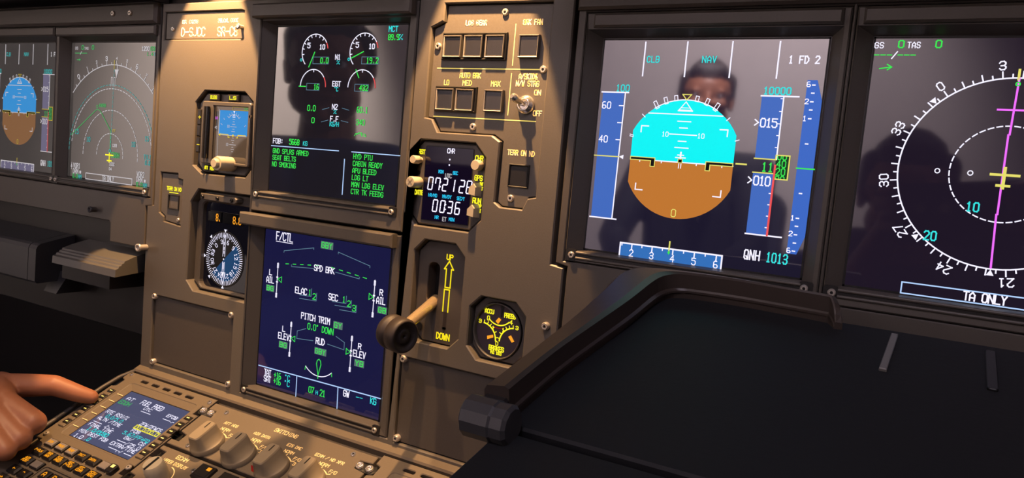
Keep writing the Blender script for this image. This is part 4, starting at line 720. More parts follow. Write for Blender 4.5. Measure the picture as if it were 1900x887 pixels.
def cdu(label, X0, full):
    t = thing('control_display_unit', label, 'keypad unit', tuple(PED.p(X0 + 69, -110, 0)), 'control display units')
    s = MB(PED); o = lambda p: [(X0 + a, b) for a, b in p]
    out = o([(0, -118), (9, -118), (9, -131), (0, -131), (0, -236), (139, -236), (139, -119), (132, -119), (132, -107), (139, -107), (139, -66), (132, -66), (132, -56), (139, -56), (139, -34), (131, -34), (131, -22), (139, -22), (139, -9), (0, -9), (0, -20), (6, -22), (6, -32), (0, -34)])
    sc_ = (X0 + 30.2, -102.5, X0 + 123.4, -31.4)
    holes = [rrect(X0 + 27 + i * 18 - 5.6 + 5.6, -18.4, X0 + 27 + i * 18 + 12, -15, 1.6, 4) for i in range(5)]
    hl = rrect(sc_[0] - 10, sc_[1] - 3, sc_[2] + 2.0, sc_[3] + 8.5, 4)
    s.plate(ccw(out), [ccw(h) for h in holes] + [hl], -4.6, 1.6, 'pedestal', 0.7)
    s.loft([[(a, b, 1.0) for a, b in R4((sc_[0] - 10, sc_[1] - 3, sc_[2] + 2.0, sc_[3] + 8.5))], [(a, b, -0.4) for a, b in R4((sc_[0] - .5, sc_[1] - .5, sc_[2] + .3, sc_[3] + .5))]], 'pedestal', False, False)
    for i in range(6): s.seg((X0 + 16.6, -40.4 - i * 10.15), (X0 + 28, -42.5 - i * 10.15), .7, 1.75, 'legend_pedestal') if False else s.seg((sc_[0] - 9, -41.2 - i * 10.15), (sc_[0] - .8, -41.2 - i * 10.15), .7, 1.2, 'legend_pedestal')
    s.build('faceplate', t)
    s = MB(PED); s.rect(*sc_[:2], *sc_[2:], -0.4, 'glass_cdu'); s.line([(sc_[0], sc_[1]), (sc_[0], sc_[3]), (sc_[2], sc_[3])], 1.0, -.3, 'black'); scr = s.build('screen', t)
    for i in range(6):
        for a in (X0 + 8, X0 + 131):
            b = -39.5 - i * 10.15
            q = MB(PED.at(2.8, -1.4)); q.box(a - 4.6, b - 2.6, a + 4.2, b + 2.4, 1.4, 2.8, 'key_black', .6); q.box(a - 4.4, b - 7.2, a + 4.6, b - 3.2, 1.4, 3.2, 'pedestal', .6); q.rect(a - 2.2, b - .6, a + 1.8, b + .5, 2.95, 'legend_yellow'); q.build('line_select_key', t)
    if not full: return t
    s = MB(PED); U = lambda tx, a0, b0, a1, b1, m='white', w=.75, g=1.1: s.text(tx, -478 + (a0 + 478) * .965, -b1, -478 + (a1 + 478) * .965, -b0 - (b1 - b0) * .12, -.1, m, w * .62, gap=g)
    U('FUEL PRED', -452, 36, -417.6, 42.6, 'white', 1.1); U('AT', -475, 38.5, -464, 43, 'white', .9); U('EDDH', -478.5, 44.6, -461.5, 50, 'c_green', 1.3); U('UTC', -440, 43.6, -428.6, 47.4, 'white', .8); s.seg((-440.8, -50), (-426.4, -50), .6, -.1, 'white')
    U('EFOB', -404.4, 42, -389.4, 46, 'white', .95); s.seg((-407, -49.6), (-396, -49.6), .6, -.1, 'white'); s.disc(-393.5, -50.6, .6, -.1, 'white', 6); s.seg((-392.6, -49.6), (-390.4, -49.6), .6, -.1, 'white')
    U('RTE RSV/%', -477.6, 60.6, -443, 65.4, 'white', .9); U('0.0/5.0', -470.4, 66.2, -444.4, 70.4, 'cyan', .85); U('ALTN /TIME', -477, 71, -440, 75.2, 'white', .9); s.seg((-477, -79), (-464, -79), .6, -.1, 'white'); U('/-.-', -456, 77, -443, 81, 'white', .8); U('FINAL TIME', -477.4, 80.8, -440, 85.2, 'white', .9)
    U('1.0/0030', -471.8, 86, -439.4, 90.4, 'cyan', 1.2); U('MIN DEST FOB', -477.4, 91, -433, 95.2, 'white', .9); U('1.0', -476.4, 97.4, -464, 102, 'white', 1.1); U('.0', -460, 96.8, -453, 101, 'cyan', .9)
    U('ZFW/ZFWCG', -421.8, 60.4, -389.4, 65, 'white', .9); s.line([(-425.4, -70.6), (-389.8, -70.6), (-389.8, -65.8), (-425.4, -65.8)], .6, -.1, 'y_bright', True); U('00.0/00.0', -422.4, 66.3, -387.6, 70.2, 'y_bright', .9); U('FOB', -421.6, 71, -409.6, 75, 'white', .9); U('5.67/FF+FQ', -427.4, 76, -388.2, 80.4, 'cyan', .95)
    U('GW/', -419, 80.8, -407, 84.8, 'white', .85); U('CG', -396, 80.8, -388.4, 84.8, 'white', .9); s.seg((-425.4, -88.4), (-414, -88.4), .6, -.1, 'white'); U('-/', -413, 86, -406.4, 90, 'white', .8); U('25.0', -404.4, 86, -388, 90.4, 'white', .95); U('EXTRA/TIME', -426, 90.8, -388, 95.2, 'white', .95); s.seg((-424.6, -98.4), (-411, -98.4), .6, -.1, 'white'); U('.-/', -410, 96.4, -402, 100.2, 'white', .8); s.seg((-401, -98.4), (-390.4, -98.4), .6, -.1, 'white'); s.build('fuel_page', scr)
    cols = (-488, -471.5, -455, -438, -421.2, -404); rows = (116.2, 128.6, 141, 153.2, 165, 177)
    labs = {(0, 0): 'DIR', (0, 1): 'PROG', (0, 2): 'PERF', (0, 3): 'INIT', (0, 4): 'DATA', (0, 5): '', (1, 0): 'F-PLN', (1, 1): 'RAD|NAV', (1, 2): 'FUEL|PRED', (1, 3): 'SEC|F-PLN', (1, 4): 'ATC|COMM', (1, 5): 'MCDU|MENU', (2, 0): 'AIR|PORT', (2, 1): '', (3, 0): '<-', (3, 1): '^', (4, 0): '->', (4, 1): '!', (5, 0): '1', (5, 1): '2'}
    KF = PED.at(5.4, -2.8)
    for (r, c), lab in labs.items():
        a, b = cols[c], -rows[r]; gk = (r == 0) or lab == ''
        q = MB(KF); q.box(a - 6.6, b - 4.6, a + 6.6, b + 4.6, 1.4, 4.4, 'key_black' if not gk else 'key_black', .9)
        q.box(a - 5.6, b - 3.7, a + 5.6, b + 3.7, 4.2, 5.0, 'key_grey' if r == 0 and c < 3 or lab == '' else 'key_black', .5)  # first three caps of the top row: reflected light put into their grey
        pr = lab.split('|') if lab else []
        for i, tx in enumerate(pr):
            bb = b + (1.6 - 3.2 * i if len(pr) == 2 else 0); L = 1.7 * len(tx) if len(tx) > 1 else 1.8
            q.text(tx, a - L * .62, bb - 1.15, a + L * .62, bb + 1.15, 5.15, 'key_amber', .62, gap=1)
        q.build('function_key', t)
    s = MB(KF); s.prism(rrect(-463, -232, -381, -136.5, 5), 1.5, 2.6, 'pedestal', .5); s.line(rrect(-461.5, -230, -382.5, -138.5, 4), 1.0, 2.8, 'bezel_black', True); s.build('letter_pad', t)
    for i in range(5):
        for j in range(5):
            a, b = -448.5 + 14.3 * i, -146.4 - 13 * j
            q = MB(KF); q.box(a - 5.4, b - 4.6, a + 5.4, b + 4.6, 2.4, 5.4, 'key_black', .9); q.ctext('ABCDEFGHIJKLMNOPQRSTUVWXY'[i + 5 * j], a, b, 3.4, 4.4, 5.55, 'key_amber', .8); q.build('letter_key', t)
    q = MB(KF); q.prism(rrect(-396.4, -121.5, -387.5, -111.5, 2), 1.4, 6.5, 'key_black', .8); q.rect(-393.8, -116.4, -389.6, -113, 6.6, 'legend_yellow'); q.build('brightness_key', t)
    screw(PED, -376, -110.5, 1.6, t, 2.8); screw(PED, -505, -111.6, 1.6, t, 2.8); screw(PED, -377, -15.3, 1.6, t, 2.6, 'chrome'); screw(PED, -505, -13, 1.6, t, 2.2, 'chrome')
    q = MB(PED)
    for a, b in ((-499.6, -126.2), (-505.4, -27)): q.lathe(a, b, [(3.4, -4.6), (3.4, -1), (2, -.9), (1.8, -3)], 'chrome', 16)
    q.build('quarter_turn_fastener', t)
    return t
cdu('keypad unit with the fuel prediction page lit, touched by the pointing finger', -512, True)
t2_ = cdu("co-pilot's keypad unit of which only the slotted top edge shows beside the table hinge", -160, False)

t = thing('switching_panel', 'switching panel with four grey rotary knobs at the top of the pedestal', 'switch panel', tuple(PED.p(-270, -75, 0)))
s = MB(PED); out = [(-371, -13), (-371, -22), (-360, -22), (-358, -31), (-371, -31), (-371, -56), (-361, -58), (-361, -67), (-371, -67), (-371, -73), (-163, -73), (-163, -33), (-176, -31), (-176, -22), (-163, -21), (-163, -13)]
s.plate(ccw(out), [], -4.6, 1.2, 'pedestal', .6)
Lp = lambda tx, ca, v, cw=2.3, hh=3.3, w=.62: s.text(tx, ca - (cw * len(tx) + cw * .28 * (len(tx) - 1)) / 2, -v - hh / 2, ca + (cw * len(tx) + cw * .28 * (len(tx) - 1)) / 2, -v + hh / 2, 1.35, 'legend_pedestal', w, gap=1.1)
Lp('SWITCHING', -266.6, 20.2, 2.5, 4, .75)
KN = (-328, -286.5, -245, -203)
for i, (u, tt) in enumerate(zip(KN, ('ATT HDG', 'AIR DATA', 'EIS DMC', 'ECAM / ND XFR'))):
    Lp(tt, u - .6, 31, 2.0, 3.0); Lp('NORM', u - .5, 38.2, 2.3, 3.1); Lp('CAPT', u - 12.4, 41.6, 1.6, 2.6, .5); Lp('F/O', u + 13.4, 42.4, 2.1, 3.2)
    if i in (1, 2): Lp('3', u + 15, 47.9, 2.2, 3.2)
    s.arc(u, -59, 15.8, 52, 108, 1.0, 1.35, 'legend_pedestal'); s.seg((u, -43), (u, -40.9), .9, 1.35, 'legend_pedestal'); s.seg((u + 9.5, -46.4), (u + 12.6, -45.4), .9, 1.35, 'legend_pedestal')
s.build('faceplate', t)
def big_knob(u, v, parent, mark=False):
    q = MB(PED); n = 32; R1, R2 = [], []
    for j in range(n):
        th = 2 * PI * j / n; q0 = (u + 15.6 * math.cos(th), v + 15.6 * math.sin(th))
        c, sn = math.cos(th), math.sin(th); e = 0.55
        R1.append(q0); R2.append((u + 5.2 * math.copysign(abs(c) ** e, c), v + 10.4 * math.copysign(abs(sn) ** e, sn)))
    bar = lambda hw, hl, e: [(u + hw * math.copysign(abs(math.cos(2 * PI * j / n)) ** e, math.cos(2 * PI * j / n)), v + hl * math.copysign(abs(math.sin(2 * PI * j / n)) ** e, math.sin(2 * PI * j / n))) for j in range(n)]
    up = lambda L, h: [(a, b, h) for a, b in L]
    q.loft([up(R1, 1.2), up(R1, 5), up([(u + (a - u) * .95, v + (b - v) * .95) for a, b in R1], 6.2)], 'knob_grey', False, False, True)
    q.loft([up([(u + (a - u) * .95, v + (b - v) * .95) for a, b in R1], 6.2), up(bar(11.6, 14, .75), 7.5), up(bar(8.4, 13, .5), 14), up(bar(6.6, 12.4, .38), 18.6)], 'knob_grey', False, False, True)
    q.loft([up(bar(6.6, 12.4, .38), 18.6), up(bar(5.9, 11.6, .38), 19.6)], 'knob_grey', False, True, False)
    k = q.build('rotary_knob', parent)
    q = MB(PED); q.rect(u - .6, v + 3, u + .6, v + 10.4, 19.75, 'black'); q.build('pointer_line', k)
    if mark: q = MB(PED); q.poly([(u - 4.6, v - 12.6, ), (u - 2.4, v - 13.2), (u - 2.4, v - 9), (u - 4.6, v - 9)], 13, 'red_mark') if False else q.add([(u - 7.6, v - 14.2, 9), (u - 4.2, v - 14.6, 9), (u - 3.6, v - 13.6, 16), (u - 6, v - 13.4, 16)], [(0, 1, 2, 3)], 'red_mark'); q.build('red_mark', k, 'red mark on the side of the knob')
    return k
for i, u in enumerate(KN): big_knob(u, -60, t, i == 2)
for a, b in ((-347.4, -20), (-345.8, -68), (-186.4, -18.8)): screw(PED, a, b, 1.2, t, 2.6, 'chrome', 1.4)
for a, b in ((-372, -26.4), (-167.5, -27.6)): latch(a + (4 if a < -300 else 1), b, t)
t = thing('display_switch_panel', 'control panel with an amber lit button and a small knob, below the switching panel', 'switch panel', tuple(PED.p(-270, -120, 0)))
s = MB(PED); s.plate(ccw([(-371, -76.5), (-163, -76.5), (-163, -180), (-371, -180), (-371, -126), (-362, -125), (-362, -114), (-371, -113), (-371, -92), (-360, -91), (-360, -82), (-371, -81)]), [], -4.6, 1.2, 'pedestal', .6)
s.text('ECAM', -343.4, -84.6, -329, -80.8, 1.35, 'legend_pedestal', .75, gap=1.2); s.text('UPPER DISPLAY', -353, -91.6, -321.6, -88.2, 1.35, 'legend_pedestal', .62, gap=1.1); s.arc(-338, -107, 13, -20, 85, .9, 1.35, 'legend_pedestal'); s.build('faceplate', t)
q = MB(PED); q.lathe(-336, -108, [(9.6, 1.2), (9.6, 12), (9, 18), (8.2, 19.4)], 'knob_cream', 26); k = q.build('brightness_knob', t); q = MB(PED); q.box(-337, -116.6, -335, -101, 19.2, 20.4, 'key_black', .4); q.build('pointer_line', k)
screw(PED, -312.4, -89.6, 1.2, t, 2.6, 'chrome')
for a, lit in ((-300, 1), (-272, 0), (-244, 0)): 
    q = MB(PED); q.box(a - 9, -96, a + 9, -80.5, 1, 4.6, 'key_black', .8); q.box(a - 7.6, -94.5, a + 7.6, -82, 4.4, 5.4, 'key_black', .5)
    if lit: q.rect(a + 2.4, -87, a + 7, -83.4, 5.6, 'orange')
    q.build('push_button', t)

# ------------------------------------------------------------------ co-pilot's fold-out table
t = thing('folding_table', "black fold-out table with a raised rim in front of the co-pilot's screens", 'table', tuple(TAB.p(200, -120, -10)))
s = MB(TAB); s.prism([(84, -186), (430, -186), (430, 0), (96, 0), (88, -8)], -9, 0, 'leather', 1.2); s.build('table_top', t)
s = MB(TAB); s.prism([(88, -430), (430, -430), (430, -188.5), (85, -188.5), (84, -198)], -10, -1, 'leather', 2.0); s.build('lower_leaf', t)
O = [(74, -184), (73.7, -150), (72.5, -100), (69.5, -55), (66.5, -24), (66.8, -10), (71, -1.5), (80, 2.5), (95, 5), (123, 6.4), (155, 3.4), (184, -.4), (190, -3), (194.5, -12)]
I = [(86.4, -184), (86.2, -141), (88.5, -100), (91, -60), (91.6, -28), (93.2, -14), (97, -7), (102, -4), (110, -2.6), (133, -1.6), (160, -3), (183, -4.8), (187, -6.6), (190.5, -12.6)]
prof = lambda o, i: [(o[0], o[1], -6), (o[0], o[1], 12.5), (o[0] + (i[0] - o[0]) * .12, o[1] + (i[1] - o[1]) * .12, 14.8), (o[0] + (i[0] - o[0]) * .8, o[1] + (i[1] - o[1]) * .8, 16.2), (i[0] + (o[0] - i[0]) * .02, i[1] + (o[1] - i[1]) * .02, 15.2), (i[0], i[1], 6.4), (i[0] - (o[0] - i[0]) * .07, i[1] - (o[1] - i[1]) * .07, 5.2), (i[0] - (o[0] - i[0]) * .07, i[1] - (o[1] - i[1]) * .07, 4), (i[0], i[1], 3), (i[0], i[1], -6)]
def spl(P, k=4):
    out = []
    for i in range(len(P) - 1):
        p0, p1, p2, p3 = (Vector(P[max(i - 1, 0)]), Vector(P[i]), Vector(P[i + 1]), Vector(P[min(i + 2, len(P) - 1)]))
        for j in range(k):
            u = j / k; out.append(tuple(0.5 * ((2 * p1) + (p2 - p0) * u + (2 * p0 - 5 * p1 + 4 * p2 - p3) * u * u + (3 * p1 - p0 - 3 * p2 + p3) * u ** 3)))
    return out + [P[-1]]
rp = [prof(o, i) for o, i in zip(spl(O), spl(I))]
for k_, q_ in ((-1, .25), (-2, .5), (-3, .7), (-4, .83), (-5, .92), (-6, .97)): rp[k_] = [(a, b, h * q_ if h > 0 else h) for a, b, h in rp[k_]]
s = MB(TAB); s.loft(rp, 'rim', True, True, False); s.build('raised_rim', t)
hf = Frame(TAB.p(72, -194, 5), (0, 1, 0), (0, 0, 1))
s = MB(hf); s.lathe(0, 0, [(7.6, 0), (9, 1.2), (9, 14), (8.4, 15), (8.6, 15.2), (8.6, 20.5), (7.2, 22)], 'cover_grey', 12, False); s.build('hinge', t)
s = MB(TAB); s.box(74.5, -189, 86, -183, -5, 11, 'trim_dark', 1.2); s.build('rim_end_cap', t)
s = MB(TAB); s.prism([(216.6, -57.5), (220, -57.8), (221.6, -8.5), (218.2, -8)], 0, 1.6, 'grey_pad', .4); s.build('metal_clip', t, 'light grey metal strip')
s = MB(TAB); s.prism(rrect(260.8, -57, 265.4, -9, 1.5), -.2, 1.2, 'black', .4); s.build('elastic_strap', t)
s = MB(TAB); s.box(240, -60, 262, 50, -50, -25, 'trim_dark', 1.5); s.box(242, -58, 260, -25, -26, -9, 'trim_dark', 1.0); s.build('support_arm', t)

# ------------------------------------------------------------------ captain's side, below the screens
t = thing('stowed_table', "captain's stowed grey table edge at the left border of the photo", 'table', (-800, 0, -125))
def xprism(x0, x1, P, m, sk=0.0):
    q = MB(WLD); q.loft([[(x0 + sk * y, y, z) for y, z in P], [(x1 + sk * y, y, z) for y, z in P]], m); return q
pr = [(12, -70), (-10, -73), (-36, -77), (-40, -79), (-42.5, -83), (-43, -120), (-40, -123), (12, -124)]
xprism(-1000, -689, pr, 'cover_grey', -.3).build('table_body', t); xprism(-688, -673, pr, 'cover_grey', -.3).build('end_cap', t)
t = thing('footrest', "ridged grey footrest pad under the captain's map display", 'footrest', (-585, 0, -130))
xprism(-646, -530, [(14, -72), (-12, -75.5), (-27, -78.6), (-28, -80.4), (-31, -80.8), (-32, -82.6), (-35.5, -83.2), (-36.5, -85), (-41, -86), (-41.6, -94), (14, -94)], 'grey_pad', -.4).build('pad', t)
q = MB(WLD); q.box(-629, -30, -540, 14, -112, -94, 'trim_dark', 2); q.build('bracket', t)
q = MB(WLD); q.loft([[(-690, -16, -138), (-664, -16, -138), (-664, 14, -138), (-690, 14, -138)], [(-680, -8, -112), (-652, -8, -112), (-652, 14, -112), (-680, 14, -112)]], 'cover_grey'); q.build('pedal_stop', t)

# ------------------------------------------------------------------ seats
def seat(label, x, y, zs, fx=0):
    t = thing('pilot_seat', label, 'seat', (x, y, FZ), 'crew seats')
    s = MB(WLD); s.prism(rrect(x - 240, y - 230, x + 240, y + 250, 60), zs - 110, zs, 'seat_fabric', 18); s.build('seat_cushion', t)
    s = MB(WLD); P = rrect(x - 235, zs - 60, x + 235, zs + 520, 70); s.loft([[(a, y - 215 - (b - zs) * .12, b) for a, b in P], [(a, y - 330 - (b - zs) * .12, b) for a, b in P]], 'seat_fabric'); s.build('backrest', t)
    s = MB(WLD); s.box(x - 120, y - 130, x + 120, y + 130, FZ, zs - 100, 'trim_dark', 12); s.build('seat_base', t)
seat("captain's dark fabric seat behind the left screens", -840, -640, -462)
seat("co-pilot's dark fabric seat facing the compass display", 215, -1200, -530)
seat('dark fabric jump seat near the rear wall of the cockpit', -480, -1940, -462)

# ------------------------------------------------------------------ people
def capsule(V, F, p0, r0, p1, r1, n=14):
    p0, p1 = Vector(p0), Vector(p1); d = p1 - p0; L = d.length
    d = d / L if L > 1e-6 else Vector((0, 0, 1)); x = d.cross(Vector((.21, .37, .9))).normalized(); y = d.cross(x); base = len(V); rings = []
    for k in range(5): u = PI / 2 * (1 - k / 4) ; rings.append((p0 - d * r0 * math.sin(u), max(r0 * math.cos(u), .3)))
    for k in range(5): u = PI / 2 * k / 4; rings.append((p1 + d * r1 * math.sin(u), max(r1 * math.cos(u), .3)))
    for c, r in rings:
        for j in range(n): w = 2 * PI * j / n; V.append(c + (x * math.cos(w) + y * math.sin(w)) * r)
    for i in range(len(rings) - 1):
        for j in range(n): F.append((base + i * n + j, base + i * n + (j + 1) % n, base + (i + 1) * n + (j + 1) % n, base + (i + 1) * n + j))
    F.append(tuple(base + j for j in range(n))[::-1]); F.append(tuple(base + (len(rings) - 1) * n + j for j in range(n)))
def soft(name, caps, m, voxel, parent, smooth=3, label=None):
    V, F = [], []
    for c in caps:
        if len(c) == 4: capsule(V, F, *c)
        else:
            for a, b in zip(c[0::2], c[2::2]): pass
    q = MB(WLD); q.v = V; q.f = F; q.mi = [q.k(m)] * len(F); q.sm = [True] * len(F)
    o = q.build(name, parent, label)
    r = o.modifiers.new('remesh', 'REMESH'); r.mode = 'VOXEL'; r.voxel_size = voxel / 1000; r.use_smooth_shade = True; r.adaptivity = 0
    sm = o.modifiers.new('smooth', 'SMOOTH'); sm.iterations = smooth; sm.factor = 0.5
    return o
def chain(P, R): return [(P[i], R[i], P[i + 1], R[i + 1]) for i in range(len(P) - 1)]
def person(label, head, f, hip, sh, el, wr, knee, foot, hands, shirt, trousers, voxel, jacket=False, glasses=False, collar=False):
    H = Vector(head); f = Vector(f).normalized(); U = Vector((0, 0, 1)); S_ = f.cross(U).normalized()
    P = lambda a, b, c: tuple(H + S_ * a + f * b + U * c)          # a to the person's right, b forward, c up
    t = thing('person', label, 'person', (hip[0], hip[1], hip[2] - 90))
    caps = [(P(0, -18, 28), 82, P(0, 12, 26), 76), (P(0, 26, -30), 62, P(0, 40, -78), 40), (P(-26, 30, -50), 44, P(26, 30, -50), 44), (P(0, 84, 12), 8, P(0, 104, -18), 12), (P(-9, 92, -20), 8, P(9, 92, -20), 8),
            (P(-20, 76, -52), 7, P(20, 76, -52), 7), (P(0, 72, -88), 16, P(0, 66, -92), 18), (P(-40, 74, 22), 10, P(40, 74, 22), 10), (P(-44, 72, -4), 8, P(-22, 76, -5), 7), (P(44, 72, -4), 8, P(22, 76, -5), 7), (P(-40, 66, -16), 20, P(40, 66, -16), 20)]
    for sg in (-1, 1): caps += [(P(sg * 80, -8, 12), 12, P(sg * 78, -2, -22), 9)]
    neck = Vector(P(0, -22, -70)); base = (Vector(sh[0]) + Vector(sh[1])) / 2 + Vector((0, 0, 20)); hp = Vector(hip)
    caps += [(tuple(neck), 54, tuple(base), 62), (tuple(base + Vector((0, 0, -90))), 105, tuple(hp), 110)]
    for i in (0, 1): caps += chain([sh[i], el[i], wr[i]], [42, 34, 26]) + chain([tuple(hp), knee[i], foot[i]], [70, 50, 36]) + hands[i]
    b = soft('body', caps, 'skin', voxel, t)
    for sg in (-1, 1):
        q = MB(WLD); c = Vector(P(sg * 32, 71, 8)); V, F = [], []; capsule(V, F, tuple(c), 11, tuple(c + f * 1), 11); q.v = V; q.f = F; q.mi = [q.k('shirt_white')] * len(F); q.sm = [True] * len(F)
        q.add([tuple(c + f * 12.2 + S_ * 6 * math.cos(k) + U * 6 * math.sin(k)) for k in [2 * PI * j / 10 for j in range(10)]], [tuple(range(10))], 'black'); q.build('eye', t)
    soft('hair', [(P(0, -34, 58), 76, P(0, 14, 70), 66), (P(0, -52, 10), 70, P(0, -40, 60), 74), (P(-66, -20, 10), 26, P(-60, 10, 60), 30), (P(66, -20, 10), 26, P(60, 10, 60), 30), (P(-30, 44, 86), 30, P(30, 44, 86), 30)], 'hair', max(voxel, 4), t)
    sc = [(tuple(base + Vector((0, 0, -30))), 92, tuple(base + Vector((0, 0, -140))), 128), (tuple(base + Vector((0, 0, -140))), 128, tuple(hp + Vector((0, 0, 20))), 130)]
    sc += [(tuple(base + Vector((0, 0, -60)) + S_ * 80), 95, tuple(hp + S_ * 50 + Vector((0, 0, 60))), 105), (tuple(base + Vector((0, 0, -60)) - S_ * 80), 95, tuple(hp - S_ * 50 + Vector((0, 0, 60))), 105)]
    for i in (0, 1):
        w2 = Vector(el[i]).lerp(Vector(wr[i]), .62 if not jacket else .86); sc += [(tuple(base + Vector((0, 0, -20))), 70, sh[i], 66)] + chain([sh[i], el[i], tuple(w2)], [66, 50, 42])
    soft('jacket' if jacket else 'shirt', sc, shirt, 7, t)
    tr = []
    for i in (0, 1): tr += chain([tuple(hp + (Vector(knee[i]) - hp) * .05), knee[i], tuple(Vector(foot[i]) + Vector((0, 0, 40)))], [112, 76, 58])
    soft('trousers', tr, trousers, 9, t)
    for i in (0, 1): soft('shoe', [(tuple(Vector(foot[i]) - f * 30 + Vector((0, 0, -6))), 40, tuple(Vector(foot[i]) + f * 150 + Vector((0, 0, -10))), 34)], 'black', 6, t)
    if collar:
        q = MB(WLD); c0 = base + Vector((0, 0, 30)) + f * 26; q.v = []
        W_ = lambda a, b, c: tuple(c0 + S_ * a + f * b + U * c)
        q.add([W_(-62, 72, 30), W_(62, 72, 30), W_(34, 128, -120), W_(0, 136, -210), W_(-34, 128, -120)], [(0, 1, 2, 3, 4)], 'shirt_white'); q.add([W_(-10, 84, 20), W_(10, 84, 20), W_(22, 136, -130), W_(0, 144, -200), W_(-22, 136, -130)], [(0, 1, 2, 3, 4)], 'suit'); q.build('shirt_front', t, 'white shirt front with a dark tie')
    if glasses:
        q = MB(WLD)
        for sg in (-1, 1): q.tube([P(sg * 33 + 24 * math.cos(k), 92, 8 + 17 * math.sin(k)) for k in [2 * PI * j / 16 for j in range(17)]], 2.4, 'black', 6); q.tube([P(sg * 57, 90, 12), P(sg * 80, 20, 14), P(sg * 82, -10, 10)], 2.2, 'black', 6)
        q.tube([P(-9, 93, 12), P(9, 93, 12)], 2.2, 'black', 6); q.build('glasses', t)
    return t, b
def rest_hand(w, d, up, side, curl=.5):
    w, d, up = Vector(w), Vector(d).normalized(), Vector(up).normalized(); x = d.cross(up).normalized() * side; caps = []
    for k, L in ((-1.5, 62), (-.5, 72), (.5, 68), (1.5, 54)):
        m = w + d * 88 + x * k * 19; p = m + d * L * .5 - up * curl * 12; q = p + d * L * .3 - up * curl * 28; e = q + d * L * .12 - up * curl * 26
        caps += [(tuple(w), 24, tuple(m), 12)] + chain([tuple(m), tuple(p), tuple(q), tuple(e)], [11, 10, 9, 7.5])
    tb = w + d * 30 + x * -30; caps += chain([tuple(w + d * 12), tuple(tb), tuple(tb + d * 34 - x * 14 - up * 10), tuple(tb + d * 60 - x * 14 - up * 18)], [18, 15, 11, 8]); return caps
Jr = dict(i=[(-577.5, -118.9, -209.3), (-548.8, -107, -204.9), (-526, -94, -202.6), (-509.8, -77.9, -211.2), (-502.6, -69.4, -214.8)],
          m=[(-560.1, -126.3, -219.4), (-519.4, -116.6, -234.2), (-546.4, -118, -257.8), (-577.7, -121.7, -257.4)],
          r=[(-555.8, -136.2, -227.2), (-519.3, -129.4, -247.2), (-543.7, -131.3, -267.3), (-573.7, -131.9, -266.7)],
          l=[(-551.3, -146, -234.6), (-519.5, -141.9, -255.6), (-541.4, -142.1, -272.8), (-566.1, -141.9, -271.3)])
for k_, q_ in (('m', .03), ('r', .035), ('l', .04)): Jr[k_] = [tuple(Vector(p).lerp(Vector(CAM), q_)) for p in Jr[k_]]; Jr[k_] = Jr[k_][:2] + [(p[0] - 8, p[1], p[2] + 12) for p in Jr[k_][2:]]
hr = chain(Jr['i'], [13.2, 12, 10.6, 8.9, 7.4]) + chain(Jr['m'], [12.8, 11.8, 10, 9]) + chain(Jr['r'], [12.2, 11.2, 9.6, 8.6]) + chain(Jr['l'], [11, 10, 9, 8])
wr_ = (-638.9, -163.3, -241)
for p, r in ((Jr['i'][0], 15), (Jr['m'][0], 14), (Jr['r'][0], 13.5), (Jr['l'][0], 13)): hr.append((wr_, 24, p, r))
hr += [(Jr['i'][0], 14, Jr['m'][0], 14), (Jr['m'][0], 13, Jr['r'][0], 13), (Jr['r'][0], 12, Jr['l'][0], 12), ((-604.9, -140.3, -224.4), 18, (-587.9, -150, -236.3), 16)]
hr += chain([(-630.1, -133, -240), (-614.7, -116, -249), (-588, -106, -254), (-566, -104, -256)], [16, 13, 11, 8])
person('person in a blue shirt whose index finger presses a key of the keypad unit', (-840, -600, 215), (.55, .83, 0), (-840, -650, -330), [(-1010, -620, 20), (-670, -590, 20)], [(-1060, -480, -230), (-690, -400, -225)], [(-985, -290, -215), wr_],
       [(-940, -240, -330), (-750, -260, -330)], [(-940, -200, -804), (-750, -220, -804)], [rest_hand((-985, -290, -215), (.2, .9, -.35), (0, .35, .9), 1), hr], 'shirt_blue', 'suit', 1.8)
CV = [Vector((RC[0][i], RC[1][i], RC[2][i])) for i in range(3)]; CP = Vector(CAM)
PH = Frame(CP, CV[0], CV[2])
t = thing('smartphone', 'black smartphone held level, mirrored in the compass display', 'phone', tuple(PH.p(8, -38, 10)))
s = MB(PH); s.prism(rrect(-66, -46, 88, 32, 9), 6, 14, 'black_gloss', 1.2); s.build('phone_body', t)
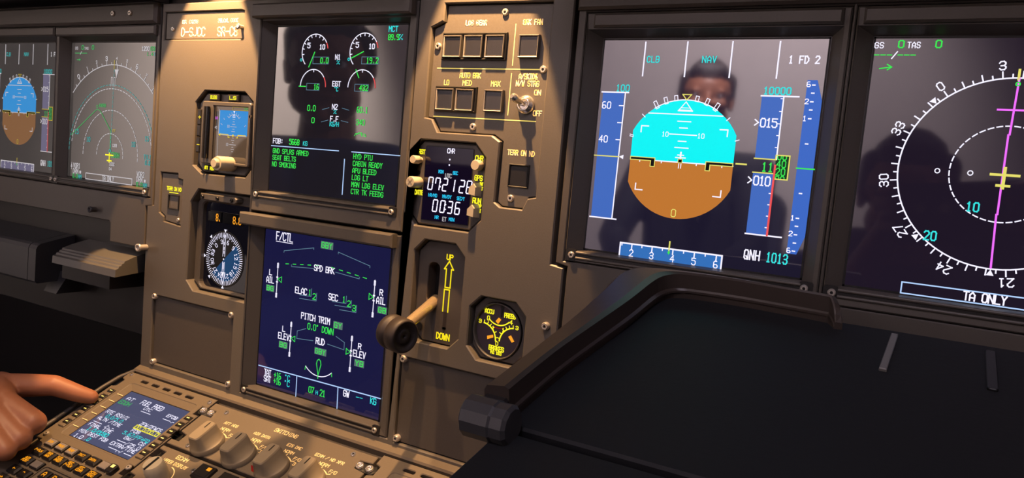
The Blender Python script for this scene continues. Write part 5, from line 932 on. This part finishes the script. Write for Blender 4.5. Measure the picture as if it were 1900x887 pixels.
s = MB(PH); s.lathe(-30, 0, [(6, 6.2), (6, 4.8), (4, 4.6), (3.6, 5.6)], 'chrome', 20); s.lathe(0, 0, [(6.4, 6.2), (6.4, 5.0), (4.6, 4.9), (4.4, 5.7)], 'chrome', 20); s.build('lens_ring', t)
def grip(end, sg, wrist):
    a = PH.p(end, -12, 16); caps = [(wrist, 25, tuple(PH.p(end + sg * 18, -26, 26)), 19)]
    for k, b in enumerate((22, 6, -10, -25)):
        m = PH.p(end + sg * 16, b - 4, 22); p = PH.p(end + sg * 12, b, 3); q = PH.p(end - sg * 8, b + 1, -4.5)
        caps += [(tuple(PH.p(end + sg * 18, -20, 26)), 17, tuple(m), 11)] + chain([tuple(m), tuple(p), tuple(q)], [10.5, 9.2, 7.6])
    caps += chain([tuple(PH.p(end + sg * 16, -22, 28)), tuple(PH.p(end - sg * 2, -14, 25)), tuple(PH.p(end - sg * 26, -2, 23))], [14, 10.5, 8]); return caps
wl = (140, -690, -50); wr2 = tuple(PH.p(88 + 42, -90, 76))
person('person in dark clothes and glasses holding a phone up, seen only mirrored', (168, -1150, 72), (.1, 1, 0), (200, -1200, -400), [(-5, -1170, -120), (355, -1165, -120)], [(-40, -930, -270), (440, -900, -240)], [wl, wr2],
       [(110, -760, -400), (310, -760, -400)], [(110, -690, -804), (310, -690, -804)], [grip(-66, -1, wl), grip(88, 1, wr2)], 'suit', 'suit', 3.6, jacket=True, glasses=True)
person('person in a dark suit, white shirt and tie on the jump seat', (-462, -1900, 330), (.35, 1, 0), (-470, -1940, -330), [(-640, -1930, 110), (-290, -1930, 110)], [(-690, -1800, -130), (-250, -1800, -130)], [(-580, -1620, -230), (-360, -1620, -230)],
       [(-570, -1520, -340), (-370, -1520, -340)], [(-570, -1480, -804), (-370, -1480, -804)], [rest_hand((-580, -1620, -230), (.3, .9, -.2), (0, .2, .9), -1), rest_hand((-360, -1620, -230), (-.3, .9, -.2), (0, .2, .9), 1)], 'suit', 'suit', 4.5, jacket=True, collar=True)

bpy.context.view_layer.update()
for o in SC.objects:
    if '_o' in o: del o['_o']
